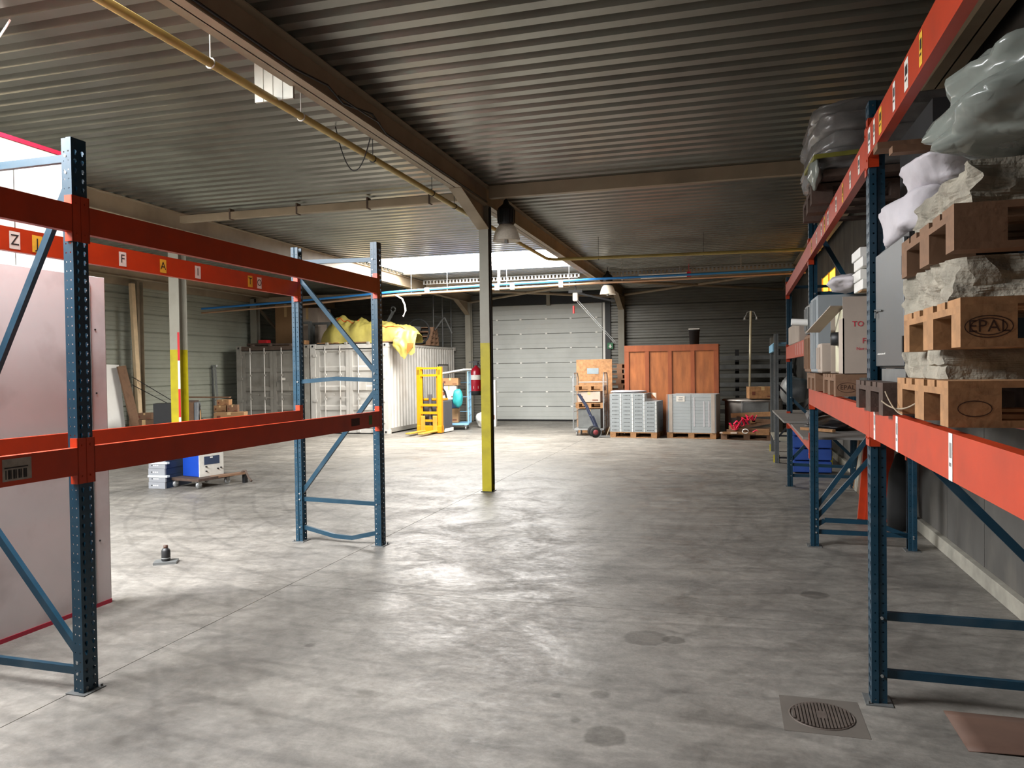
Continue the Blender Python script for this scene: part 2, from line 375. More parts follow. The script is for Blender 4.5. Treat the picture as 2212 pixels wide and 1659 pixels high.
# portal columns and beams (steel I-sections)
def isec(mb, w, h, t=.010):   # cross-section polygons in (u,v): w across, h tall
    return [(-w/2, -h/2), (w/2, -h/2), (w/2, -h/2+t), (t/2, -h/2+t), (t/2, h/2-t), (w/2, h/2-t), (w/2, h/2), (-w/2, h/2), (-w/2, h/2-t), (-t/2, h/2-t), (-t/2, -h/2+t), (-w/2, -h/2+t)]
def column(x, y, label, ytop=None, w=.14, d=.16, top=4.12, stripe=False, m=greyst):
    t = thing('steel_column', label, 'column', (x, y, 0), 0, 'steel columns of the hall')
    sec = isec(None, w, d, .010)
    if ytop:
        obj('painted_foot', MB().prism(sec, 0, ytop), yellow, t, label='yellow painted lower part'); obj('shaft', MB().prism(sec, ytop, top), m, t)
    else: obj('shaft', MB().prism(sec, 0, top), m, t)
    obj('base_plate', MB().box(-w*.62, w*.62, -d*.62, d*.62, 0, .012), black, t)
    return t
cc = column(-3.36, 10.47, 'steel column in middle of floor, yellow below and grey above', 2.15)
obj('cable_conduit', MB().tube([(.078, .02, .1), (.078, .02, 4.1)], .012).tube([(.082, -.02, 1.4), (.082, -.02, 4.1)], .008), black, cc)
cl = column(-8.65, 10.47, 'steel column behind left rack with red and white striped tape', 2.16, w=.19, d=.19)
rdm = mat('red_tape', 'c01c24', .5); wtm = mat('white_tape', 'e0e0e4', .5)
for k in range(5): obj('tape_stripe', MB().box(.055, .095, -.099, -.0952, 2.44-.46*(k+1), 2.44-.46*k), rdm if k % 2 == 0 else wtm, cl)
column(-3.36, 24.95, 'cream steel column on back wall between white door and plywood crate', w=.2, d=.2)
column(-8.65, 24.95, 'cream steel column on back wall left of the white door', w=.2, d=.2)
column(-14.45, 16.0, 'dark sided steel column on left wall beside leaning planks', w=.2, d=.2, m=mat('brown_column', '8b7d68', .6))
lc = column(-14.45, 21.0, 'cream steel column with diagonal brace rising behind left container', w=.22, d=.2)
obj('brace', MB().bar((.05, 0, 3.9), (.05, 2.6, 2.3), .07, .07), cream, lc)
def beam(x, y0, y1, label, haunch=(), z0=4.11, z1=4.395, w=.17, t=.012):
    r = thing('roof_beam', label, 'beam', (x, 0, 0), 0, 'steel roof beams running towards the back wall')
    obj('web', MB().box(-.006, .006, y0, y1, z0, z1), cream, r)
    obj('flange', MB().box(-w/2, w/2, y0, y1, z0, z0+t), cream, r); obj('flange', MB().box(-w/2, w/2, y0, y1, z1-t, z1), cream, r)
    for yc, s, dz in haunch:
        ya, yb = yc, yc + s * 1.15; zz = z0 - dz
        obj('haunch_web', MB().prism([(ya, z0), (yb, z0), (ya, zz)], -.005, .005, 'X'), cream, r)
        mb = MB(); n = (0, 0, 0)
        mb.bar((0, ya, zz), (0, yb, z0), w, .012); obj('haunch_flange', mb, cream, r)
    return r
beam(-3.36, YF, 10.55, 'near cream roof beam sloping from top left to middle column', [(10.39, -1, .33)])
beam(-3.36, 10.56, YB, 'cream roof beam from middle column to back wall beside skylight', [(24.84, -1, .42)])
beam(-8.65, YF, YB, 'long cream roof beam above left rack passing the stacked containers', [(24.84, -1, .42)])
beam(-13.95, YF, YB, 'cream roof beam near left wall above the ribbed cladding')
beam(1.72, YF, YB, 'cream roof beam along right wall above the stacked stone', w=.2)
obj_p = tag(obj('cross_beam', MB().box(-3.28, 1.7, 10.42, 10.52, 4.22, 4.395), cream), 'cream cross beam from middle column to the right wall', 'beam')
cbm = thing('cross_beam', 'sleeved cream cross beam between left column and middle column', 'beam', (0, 10.47, 4.28))
obj('rail', MB().box(-8.55, -3.45, -.04, .05, -.06, .05), cream, cbm)
for x in (-7.6, -6.4, -5.2, -4.2): obj('clamp', MB().box(x-.012, x+.012, -.05, .06, -.07, .1), rust, cbm)
for i, y in enumerate((2.2, 20.9)):
    tag(obj('cross_beam', MB().box(-8.56, 1.63, y, y+.1, 4.2, 4.395), cream), ['cream cross beam above the near left rack, out of view', 'cream cross beam beyond skylight carrying the perforated tray'][i], 'beam') if i else None
# diagonal wind braces beyond the skylight
for a, b, lab in (((-3.2, 24.7, 4.15), (1.6, 20.9, 4.22), 'pale diagonal wind brace under roof right of the middle beam'),
                  ((-8.5, 21.0, 4.2), (-3.5, 24.7, 4.1), 'pale diagonal wind brace above white door'),
                  ((-8.5, 24.7, 4.1), (-3.5, 21.0, 4.2), 'second diagonal wind brace crossing above white door'),
                  ((-3.2, 21.0, 4.2), (1.6, 24.7, 4.12), 'brown diagonal wind brace near back right roof corner')):
    tag(obj('wind_brace', MB().tube([a, b], .04), cream), lab, 'brace', 'roof wind braces')
tag(obj('eaves_rail', MB().box(XL+.02, XL+.12, YF, YB, 4.02, 4.2), cream), 'cream eaves rail along top of the left wall', 'rail')
tag(obj('cross_beam', MB().box(-14.4, -8.75, 20.9, 21.0, 4.0, 4.14), cream), 'cream cross beam above the two containers', 'beam')
# cable tray
ct = thing('cable_tray', 'perforated metal cable tray crossing under roof beyond skylight', 'cable tray', (0, 20.3, 4.24))
for x0, x1 in ((-8.4, -3.9), (-3.1, 1.6)):
    obj('rail', MB().box(x0, x1, 0, .01, .0, .02).box(x0, x1, 0, .01, .1, .12), steel, ct)
    rg = MB(); x = x0
    while x < x1: rg.box(x, x+.05, 0, .01, .02, .1); x += .1
    r_ = obj('rung', rg, steel, ct); r_['kind'] = 'stuff'
# gas pipe along the beam with an elbow
GP = [(-3.62, -1, 4.02), (-3.60, 4, 4.01), (-3.58, 10, 4.0), (-3.52, 14.7, 4.0)] + [(-3.52+.25*(1-math.cos(a)), 14.95+.25*math.sin(a), 4.0) for a in [R(q) for q in (0, 22, 45, 67, 90)]] + [(1.7, 15.45, 3.97)]
gp = thing('gas_pipe', 'yellowish gas pipe beside middle roof beam, bending towards right wall', 'pipe')
obj('pipe', MB().tube(GP, .032, 12), gasp, gp)
for x, y, z, dx in ((-3.6, 4.75, 4.01, -.0), (-3.59, 5.95, 4.0, 0), (-3.59, 7.35, 4.0, 0), (-3.585, 9.0, 4.0, 0), (-3.58, 9.8, 4, 0), (-2.5, 15.25, 3.99, 0), (-.45, 15.36, 3.98, 0)):
    mb = MB().tube([(x+.036*math.cos(a), y, z+.036*math.sin(a)) for a in [R(30*q) for q in range(12)]], .006, 6, True) if x < -3 else MB().tube([(x, y+.036*math.cos(a), z+.036*math.sin(a)) for a in [R(30*q) for q in range(12)]], .006, 6, True)
    mb.tube([(x, y, z+.036), (x, y, 4.42)], .004, 6); obj('hanger', mb, white if y == 4.75 or y == 5.95 else black, gp)
# compressed-air and copper pipes
for nm, m, r, pts, lab in (('compressed_air_pipe', bluepipe, .03, [(-14.4, 18.4, 3.62), (-11.6, 18.4, 3.71), (-8.3, 18.4, 3.86), (-5.9, 18.4, 3.92), (-3, 18.4, 3.945), (1.7, 18.4, 3.96)], 'blue compressed air pipe hanging across hall below skylight'),
                     ('copper_pipe', copper, .028, [(-14.4, 18.4, 3.5), (-11.6, 18.4, 3.60), (-8.3, 18.4, 3.775), (-5.9, 18.4, 3.81), (-3, 18.4, 3.85), (1.7, 18.4, 3.87)], 'pale copper pipe hanging just under the blue pipe')):
    t = thing(nm, lab, 'pipe'); obj('pipe', MB().tube(pts, r, 10), m, t)
    if 'copper' in nm:
        for x in (-7.95, -6.95, -5.35, -3.75, -2.45, .3): obj('hanger_rod', MB().tube([(x, 18.4, 3.8), (x, 18.4, 4.42)], .006, 5), steel, t)
        for x in (-7.5, -5.6, -5.2, -3.95): obj('pipe_clamp', MB().bc((x, 18.38, 3.85), (.10, .09, .14)), white, t)
# suspended odds and ends
tag(obj('ribbed_panel', MB().box(-3.78, -3.42, 5.55, 5.575, 4.01, 4.40).box(-3.70, -3.695, 5.545, 5.555, 4.01, 4.4).box(-3.61, -3.605, 5.545, 5.555, 4.01, 4.4).box(-3.52, -3.515, 5.545, 5.555, 4.01, 4.4), mat('cream_panel', 'a5a396', .5)),
    'cream fluted panel hanging beside near roof beam behind pipe', 'panel')
def arc(p0, p1, sag, n=14): return [Vector(p0).lerp(Vector(p1), k/n) - Vector((0, 0, sag*4*(k/n)*(1-k/n))) for k in range(n+1)]
tag(obj('loose_cable', MB().tube(arc((-4.05, 7.4, 4.4), (-3.42, 7.0, 4.2), .45), .006, 5), black), 'thin black cable loop drooping between beam and gas pipe', 'cable')
tag(obj('loose_cable', MB().tube(arc((-5.1, 4.45, 4.40), (-5.6, 4.35, 4.1), .12), .008, 5), white), 'thin white cable hanging in top left corner', 'cable')
tag(obj('loose_cable', MB().tube([(-8.38, 18.385, 3.76), (-8.2, 18.37, 3.66), (-8.12, 18.35, 3.5), (-8.1, 18.35, 3.35), (-8.17, 18.35, 3.2)], .022, 6), white), 'short white hose end dangling under the pipes', 'hose')
tag(obj('beam_wiring', MB().tube([(-3.26, 3.0, 4.14), (-3.26, 5.3, 4.14), (-3.24, 5.8, 4.18), (-3.26, 6.1, 4.13), (-3.22, 6.6, 4.19), (-3.27, 7.0, 4.13), (-3.27, 10.3, 4.14)], .011, 5).tube([(-3.25, 6.0, 4.16), (-3.2, 6.4, 4.13), (-3.24, 6.8, 4.17)], .008, 5), black), 'black wiring lying along the near beam flange', 'cable')
tl = thing('tube_light', 'long white tube light under the tray right of middle beam', 'light', (-1.6, 20.2, 4.18)); obj('housing', MB().bc((0, 0, 0), (1.3, .12, .07)), white, tl); obj('tube', MB().tube([(-.6, 0, -.05), (.6, 0, -.05)], .018), white, tl); obj('hanger', MB().tube([(-.4, 0, 0), (-.4, 0, .27)], .006, 5), steel, tl); obj('hanger', MB().tube([(.4, 0, 0), (.4, 0, .27)], .006, 5), steel, tl)
tag(obj('hanging_strip', MB().box(-5.32, -5.26, 17.5, 17.52, 3.85, 4.45), white), 'narrow white strip hanging vertically in front of skylight', 'strip')
tag(obj('sprinkler_tag', MB().bc((-.95, 19.9, 4.14), (.1, .05, .13)).box(-.955, -.945, 19.895, 19.905, 4.2, 4.45), mat('red_box', 'c01030', .5)), 'small red box hanging from roof at right', 'box')
# winch / cable drum near the door
wi = thing('cable_reel', 'white hanging cable reel with red grip in front of door corner', 'reel', (-4.2, 21.5, 3.78))
obj('housing', MB().bc((0, 0, .05), (.15, .15, .24)), white, wi, bev=.02); obj('grip', MB().tube([(-.06, 0, -.2), (-.06, 0, -.42)], .03), mat('red_grip', 'c03a3a', .5), wi); obj('bracket', MB().bar((.05, 0, .16), (1.1, .2, -.1), .04, .05).box(-.2, .2, -.03, .03, .17, .25).box(-.02, .02, -.02, .02, .25, .66), black, wi)
obj('tension_cable', MB().tube([(-4.18, 21.5, 3.72), (-3.1, 21.4, 2.5)], .008, 5).tube([(-4.12, 21.5, 3.72), (-3.05, 21.4, 2.5)], .008, 5), steel, wi, (4.2, -21.5, -3.78))

# high-bay lamps
def highbay(x, y, ztop, label, s=1.0):
    t = thing('high_bay_lamp', label, 'lamp', (x, y, ztop), 0, 'high bay lamps')
    mb = MB().lathe([(.0, -.0), (.03, -.02), (.05, -.08), (.12*s, -.14), (.13*s, -.17), (.125*s, -.36), (.11*s, -.385)], 20)
    h = obj('ballast_housing', mb, black, t)
    for k in range(18):
        a = 2*math.pi*k/18; obj('cooling_fin', MB().bar((.128*s*math.cos(a), .128*s*math.sin(a), -.17), (.124*s*math.cos(a), .124*s*math.sin(a), -.36), .012, .012), black, h)
    gl = mat('prismatic_glass', 'efe6d6', .2, var=.1, scale=40, alpha=.8, bump=.4, bscale=60)
    g = MB(); n = 48
    prof = [(.10, -.38), (.14, -.42), (.175, -.50), (.20, -.60), (.205, -.62)]
    g.lathe([(r * s, z) for r, z in prof], n); obj('reflector', g, gl, t)
    obj('bulb', MB().lathe([(.015, -.38), (.03, -.42), (.045, -.48), (.045, -.55), (.02, -.62), (.0, -.635)], 12), mat('lamp_glass', 'efe9dc', .1), t)
    obj('bulb_cap', MB().lathe([(.03, -.60), (.03, -.655), (0, -.66)], 12), steel, t)
    obj('hook', MB().tube([(0, 0, 0), (0, 0, 4.4 - ztop)], .008, 6), black, t)
    return t
highbay(-3.12, 10.75, 4.27, 'black high bay lamp with glass reflector hanging beside middle column')
highbay(-3.0, 19.7, 4.31, 'far glass high bay lamp below roof beam near back wall')
tag(obj('exit_sign', MB().box(-3.85, -3.66, YB-.12, YB-.09, 2.42, 2.62), mat('green_sign', '0f6a3c', .5)), 'green exit sign on back wall beside cream column', 'sign')
es = bpy.data.objects['exit_sign']; mb = MB().prism([(-3.78, 2.56), (-3.73, 2.56), (-3.73, 2.50), (-3.70, 2.50), (-3.755, 2.44), (-3.81, 2.50), (-3.78, 2.50)], YB-.124, YB-.12, 'Y'); obj('arrow_mark', mb, white, es)
# drain cover
dc = thing('drain_cover', 'round slotted iron drain cover set into concrete floor', 'drain cover', (.435, 4.04, 0), R(0))
irn = mat('cast_iron', '5d534c', .6, .3, var=.2, scale=20)
obj('frame', MB().tube([(.152*math.cos(R(12*k)), .152*math.sin(R(12*k)), .0) for k in range(30)], .006, 6, True), irn, dc)
obj('sump', MB().lathe([(.0, .001), (.15, .001)], 30), black, dc)
for k in range(-8, 9):
    x = k * .0165; hh = math.sqrt(max(0, .146**2 - x*x))
    if abs(k) <= 1:
        for s in (-1, 1): obj('bar', MB().box(x-.0052, x+.0052, *sorted((s*.04, s*hh)), .001, .009), irn, dc)
    else: obj('bar', MB().box(x-.0052, x+.0052, -hh, hh, .001, .009), irn, dc)
obj('hub', MB().box(-.024, .024, -.04, .04, .001, .009), irn, dc)
tag(obj('floor_patch', MB().box(.245, .63, 3.84, 4.25, .0002, .0012), mat('patch_concrete', '5f5952', .6, var=.1, world=True)), 'square cement patch around the round drain cover', 'patch')
cb = tag(obj('cardboard_sheet', MB().grid(lambda u, v: (1.03+u*.85, 3.83+v*.42, .004+.02*(1-v)*u*(1-u)*2), 10, 6), mat('reddish_hardboard', '5c4438', .7, var=.2, scale=3)), 'reddish brown hardboard sheet lying on floor under right rack', 'sheet', None)
sm_ = cb.modifiers.new('solidify', 'SOLIDIFY'); sm_.thickness = .004
# ================================================================== PALLET RACKS
ROUND = [(.0045*math.cos(R(45*k+22)), .0045*math.sin(R(45*k+22))) for k in range(8)]
TEAR = [(0, .013), (.009, .009), (.011, .001), (.006, -.007), (.004, -.015), (-.004, -.015), (-.006, -.007), (-.011, .001), (-.009, .009)]
def perf(mb, o, U, w, H, cols, pitch=.05, z0=.0):
    """sheet in the plane (U,z) with real punched holes; cols = [(u, polygon)]"""
    o = Vector(o); U = Vector(U).normalized(); Z = Vector((0, 0, 1)); us = [0] + [(a[0]+b[0])/2 for a, b in zip(cols, cols[1:])] + [w]
    n = int(H / pitch)
    for i in range(n):
        z = i * pitch
        for c, (uc, poly) in enumerate(cols):
            u0, u1 = us[c], us[c+1]; q = [(u1, z+pitch), (u1, z), (u0, z), (u0, z+pitch)]; zc = z + pitch*.5
            pts = [(uc+a, zc+b) for a, b in poly]
            def quad(p): return 0 if p[0] >= uc and p[1] >= zc else 1 if p[0] >= uc else 2 if p[1] < zc else 3
            vs = [o + U*a + Z*b for a, b in pts + q]; k = len(pts); fs = []
            for j in range(k):
                jn = (j+1) % k; qa, qb = quad(pts[j]), quad(pts[jn]); fs.append((j, jn, k+qa))
                while qa != qb:
                    nx = (qa+1) % 4 if (qb - qa) % 4 <= 2 else (qa-1) % 4
                    fs.append((jn, k+nx, k+qa)); qa = nx
            mb.add(vs, fs)
    if n*pitch < H: mb.add([o+Z*(n*pitch), o+U*w+Z*(n*pitch), o+U*w+Z*H, o+Z*H], [(0, 1, 2, 3)])
POSTS = {}
def post_mesh(H, det=2):
    key = (H, det)
    if key in POSTS: return POSTS[key]
    mb = MB(); w = .1          # web at x=0 facing +X, opening towards -X
    if det:
        perf(mb, (0, -w/2, 0), (0, 1, 0), w, H, [(.026, TEAR), (.074, TEAR)])
        for s in (-1, 1):
            perf(mb, (0, s*w/2, 0), (-1, 0, 0), .034, H, [(.019, ROUND)])
            mb.add([(-.034, s*w/2, 0), (-.04, s*(w/2-.008), 0), (-.04, s*(w/2-.008), H), (-.034, s*w/2, H)], [(0, 1, 2, 3)])
            perf(mb, (-.04, s*(w/2-.008), 0), (-1, 0, 0), .035, H, [(.017, ROUND)])
            mb.add([(-.075, s*.042, 0), (-.075, s*.026, 0), (-.075, s*.026, H), (-.075, s*.042, H)], [(0, 1, 2, 3)])
    else:
        p = [(-.075, -.026), (-.075, -.042), (-.04, -.042), (-.034, -.05), (0, -.05), (0, .05), (-.034, .05), (-.04, .042), (-.075, .042), (-.075, .026)]
        for (a, b), (c, d) in zip(p, p[1:]): mb.add([(a, b, 0), (c, d, 0), (c, d, H), (a, b, H)], [(0, 1, 2, 3)])
    POSTS[key] = mb.mesh('upright_post', bluep); return POSTS[key]
def frame(root, y, H, depth, d, braces, det=1, hr=None):
    """d=+1: aisle side faces +X (rear post at -depth)"""
    me = post_mesh(H, det)
    for k, x in enumerate((0, -d*depth)):
        flip = (d < 0) != (k == 1)
        p = link('upright_post', post_mesh(hr, det) if (k and hr) else me, root, (x, y, 0), math.pi if flip else 0)
        p.rotation_euler = (0, 0, math.pi if flip else 0)
        s = -1 if flip else 1
        obj('foot_plate', MB().box(-.10, .03, -.075, .075, 0, .006).tube([(.015, .06, .0), (.015, .06, .02)], .007, 6), gsteel, p)
    for br in braces:
        mb = MB()
        for (xa, za), (xb, zb) in zip(br, br[1:]): mb.bar((-d*xa, y, za), (-d*xb, y, zb), .03, .042, (0, 1, 0) if abs(xa-xb) < .01 else (0, 0, 1))
        b = obj('brace', mb, bluep, root)
        for (xa, za) in (br[0], br[-1]): obj('bolt', MB().tube([(-d*xa, y-.052, za), (-d*xa, y+.052, za)], .008, 8), steel, b)
def rbeam(root, x, y0, y1, ztop, h=.14, d=1, plates=(1, 1), sag=0):
    """box beam with its aisle face towards d; connectors wrap the posts"""
    mb = MB(); xa, xb = sorted((x + d*.006, x - d*.038)); n = 6; ya, yb = y0+.056, y1-.056
    for k in range(n):
        u0, u1 = k/n, (k+1)/n; s0 = sag*4*u0*(1-u0); s1 = sag*4*u1*(1-u1); p, q = ya+(yb-ya)*u0, ya+(yb-ya)*u1
        mb.add([(xa, p, ztop-h-s0), (xb, p, ztop-h-s0), (xb, p, ztop-s0), (xa, p, ztop-s0), (xa, q, ztop-h-s1), (xb, q, ztop-h-s1), (xb, q, ztop-s1), (xa, q, ztop-s1)],
               [(0, 3, 2, 1), (4, 5, 6, 7), (0, 1, 5, 4), (1, 2, 6, 5), (2, 3, 7, 6), (3, 0, 4, 7)])
    b = obj('beam', mb, orange, root)
    for yp, s, on in ((y0, 1, plates[0]), (y1, -1, plates[1])):
        if not on: continue
        m = MB(); zc = ztop - h/2; H = .125
        m.box(*sorted((x+d*.001, x+d*.0065)), *sorted((yp+s*.0015, yp+s*.058)), zc-H, zc+H)
        m.box(*sorted((x+d*.0065, x-d*.045)), *sorted((yp+s*.0515, yp+s*.058)), zc-H, zc+H)
        for q in (-.085, .085): m.tube([(x+d*.006, yp+s*.028, zc+q), (x+d*.011, yp+s*.028, zc+q)], .006, 6)
        obj('end_connector', m, orange, b)
    return b
def sticker(b, x, y, z, w, h, m, txt=None, d=1, size=.09, tm=None, bars=False):
    mb = MB(); F = FACE_PX if d > 0 else FACE_NX
    mb.M = Matrix.Translation((x + d*.0072, y, z)) @ F
    mb.add([(-w/2, -h/2, 0), (w/2, -h/2, 0), (w/2, h/2, 0), (-w/2, h/2, 0)], [(0, 1, 2, 3)]); mb.k = 1
    mb.M = Matrix.Translation((x + d*.0080, y, z)) @ F
    if txt: mb.text(txt, size, Matrix.Diagonal((1, 1, 1, 1)))
    if bars:
        n = 9
        for k in range(n):
            a = -w*.3 + k*w*.6/n; mb.add([(a, -h*.02, 0), (a + w*.03*(1+k % 3), -h*.02, 0), (a + w*.03*(1+k % 3), h*.3, 0), (a, h*.3, 0)], [(0, 1, 2, 3)])
        for k in range(4): mb.box(-w*.3+k*w*.15, -w*.22+k*w*.15, -h*.2, -h*.12, 0, .0002)
    return obj('sticker', mb, [m, tm or ink], b)
# ---- left rack
AL = math.radians(-.95)
lr = thing('pallet_rack', 'empty pallet rack on left, blue uprights with orange beams', 'rack', (-3.42, 3.38, 0), AL)
kb = [[(.04, 2.95), (.94, 2.95)], [(.04, 2.86), (.94, 1.24)], [(.94, 1.16), (.04, .17)], [(.04, .11), (.94, .11)]]
kf = [[(.05, 2.88), (.93, 2.9)], [(.93, 2.75), (.05, 1.74)], [(.05, 1.67), (.5, 1.69), (.93, 1.66)], [(.05, 1.58), (.93, .5)], [(.05, .42), (.93, .44)], [(.05, .13), (.35, .06), (.55, .07), (.93, .15)]]
frame(lr, -3.63, 3.04, .98, 1, [], 0); frame(lr, 0, 3.05, .98, 1, kb, 1); frame(lr, 3.6, 3.05, .98, 1, kf, 1)
LB = {}
for nm, (z, x, d, yy, h) in {'ft': (2.685, 0, 1, 0, .15), 'fb': (1.36, 0, 1, 0, .15), 'rt': (2.69, -.98, 1, 0, .15), 'rb': (1.365, -.98, 1, 0, .14)}.items():
    for bay, (a, b) in enumerate(((-3.63, 0), (0, 3.6))):
        xx = x if x == 0 else x + .075
        LB[nm, bay] = rbeam(lr, xx, a, b, z, h, 1)
def pc(x, y, X):      # helper used only to keep sticker spacing readable
    return x
for y, ch, m in ((1.23, 'F', paper), (1.64, 'A', paperY), (2.04, '1', paper), (2.75, 'T', paperY), (2.89, 'O', paper)):
    sticker(LB['rt', 1], -.905, y, 2.61, .07, .105, m, ch, 1, .09)
for y, ch, m in ((.36, 'Z', paper), (.52, 'J', paperY)):
    sticker(LB['rt', 0 if y < 0 else 1], -.905, y, 2.61, .075, .11, m, ch, 1, .095)
sticker(LB['fb', 0], 0, -.42, 1.29, .16, .11, mat('smudged_label', '8f877c', .7, var=.3, scale=14), None, 1, bars=False)
mb = MB(); mb.M = Matrix.Translation((.0082, -.42, 1.28)) @ FACE_PX
for k in range(9): mb.box(-.065+k*.014, -.065+k*.014+.006*(1+k % 2), -.035, .01, 0, .0002)
mb.box(-.07, .06, .018, .024, 0, .0002); obj('barcode', mb, ink, LB['fb', 0])
sticker(LB['fb', 1], 0, 3.35, 1.285, .07, .09, mat('green_label', '4c6a3a', .7))
sticker(LB['fb', 1], 0, 3.05, 1.285, .16, .07, mat('dark_smear', '3a1610', .7))
# ---- right rack
AR = math.radians(-.9)
rr = thing('pallet_rack', 'loaded pallet rack along right wall, blue uprights with orange beams', 'rack', (.70, 4.30, 0), AR)
b0 = [[(.05, .45), (.9, .45)], [(.05, .15), (.9, .15)], [(.05, 1.5), (.9, .58)], [(.05, 1.62), (.9, 2.55)]]
b1 = [[(.05, .14), (.9, .14)], [(.05, .2), (.13, .255), (.55, .25), (.9, .12)], [(.05, .37), (.9, 1.62)], [(.05, .27), (.9, 1.3)], [(.05, 3.12), (.9, 1.5)], [(.05, 2.45), (.9, 2.45)]]
b2 = [[(.05, .16), (.9, .16)], [(.05, .32), (.9, .3)], [(.05, .38), (.9, 1.35)], [(.9, .42), (.05, 1.3)], [(.05, 2.25), (.9, 2.25)], [(.05, 2.9), (.9, 2.9)]]
frame(rr, -3.63, 3.1, .93, -1, b0, 0); frame(rr, 0, 3.10, .93, -1, b0, 1); frame(rr, 3.6, 3.38, .93, -1, b1, 1); frame(rr, 7.47, 3.05, .93, -1, b2, 1)
RB = {}
for nm, x, z, h, bays in (('ft', 0, 2.93, .15, (0, 1, 2)), ('fl', 0, 1.535, .15, (0, 1)), ('rt', .855, 2.93, .15, (0, 1, 2)), ('rl', .855, 1.535, .15, (0, 1)), ('fm', 0, 2.03, .17, (2,)), ('rm', .855, 2.03, .17, (2,)), ('fs', 0, 1.02, .09, (2,)), ('rs', .855, 1.02, .09, (2,))):
    for bay in bays:
        a, b = ((-3.63, 0), (0, 3.6), (3.6, 7.47))[bay]; RB[nm, bay] = rbeam(rr, x, a, b, z + (.03 if nm == 'ft' and bay == 0 else 0), h, -1)
tal = mat('tall_label', 'dcd8d2', .6, var=.08, scale=20); gm = mat('grey_print', '8f8c88', .7)
for y in (-.22, -.78, -1.64): 
    s_ = sticker(RB['fl', 0], 0, y, 1.46, .045, .15, tal, None, -1, tm=gm, bars=True)
for k, y in enumerate((3.2, 2.7, 2.3, 2.05, 1.8, 1.3, .95, .6, .25)):
    sticker(RB['ft', 1], 0, y, 2.85, .06, .10 if k % 3 else .12, paper if k % 3 else paperY, None, -1, bars=True)
for k, y in enumerate((-.1, -.25, -.42, -.75, -1.0, -1.25)):
    sticker(RB['ft', 0], 0, y, 2.885, .05 if k % 2 else .07, .12, (tal, paper, paperY)[k % 3], None, -1, bars=True)
for k in range(5): sticker(RB['fm', 2], 0, .35*k+4.0, 1.95, .03, .13, tal, None, -1)
# board shelf in the third bay
obj('shelf_board', MB().box(-.05, .9, 3.75, 7.35, 1.022, 1.045), mat('grey_board', '7b7772', .7, var=.1), rr)
tag(obj('loose_board', MB().box(.66, 1.6, 10.0, 12.6, 1.047, 1.072), mat('grey_board', '7b7772')), 'grey board on shelf of third rack bay, jutting over the aisle', 'board')
# ---- euro pallets
def pallet_proto(m, name='pallet'):
    r = thing(name, '', 'pallet')
    cache = {}
    def part(nm, dx, dy, dz, x, y, z):
        k = (nm, dx, dy, dz)
        if k not in cache: cache[k] = MB().box(-dx/2, dx/2, -dy/2, dy/2, 0, dz).mesh(nm, m)
        return link(nm, cache[k], r, (x, y, z))
    for y, w in ((-.3275, .145), (-.1755, .1), (0, .145), (.1755, .1), (.3275, .145)): part('top_board', 1.2, w, .022, 0, y, .122)
    for x in (-.5275, 0, .5275): part('cross_board', .145, .8, .022, x, 0, .100)
    for x, bw in ((-.5275, .145), (0, .145), (.5275, .145)):
        for y, w in ((-.35, .1), (0, .145), (.35, .1)): part('block', bw, w, .078, x, y, .022)
    for y, w in ((-.35, .1), (0, .145), (.35, .1)): part('bottom_board', 1.2, w, .022, 0, y, 0)
    return r
PAL = {}
def pallet(m, loc, rz, label, group=None):
    if m.name not in PAL:
        r = pallet_proto(m); PAL[m.name] = r; r.location = loc; r.rotation_euler = (0, 0, rz); r['label'] = label
        if group: r['group'] = group
        return r
    return dup(PAL[m.name], label, loc, rz, group)
def brand(p, xc=-.5275, side=-1, txt='EPAL', s=.05, w=.06):
    """burnt oval mark on the long side of a block (facing local -Y)"""
    blk = [c for c in p.children if c.name.startswith('block') and abs(c.location.x - xc) < .05 and c.location.y * side > .2][0]
    mb = MB(); mb.M = Matrix.Translation((0, side*.0508, .036)) @ FACE_NY
    if txt: mb.text(txt, s, Matrix.Identity(4))
    n = 24
    for k in range(n):
        a, b = 2*math.pi*k/n, 2*math.pi*(k+1)/n; e = .003
        mb.add([(w*math.cos(a), w*.5*math.sin(a), 0), (w*math.cos(b), w*.5*math.sin(b), 0), ((w+e)*math.cos(b), (w*.5+e)*math.sin(b), 0), ((w+e)*math.cos(a), (w*.5+e)*math.sin(a), 0)], [(0, 1, 2, 3)])
    obj('burnt_stamp', mb, burn, blk)
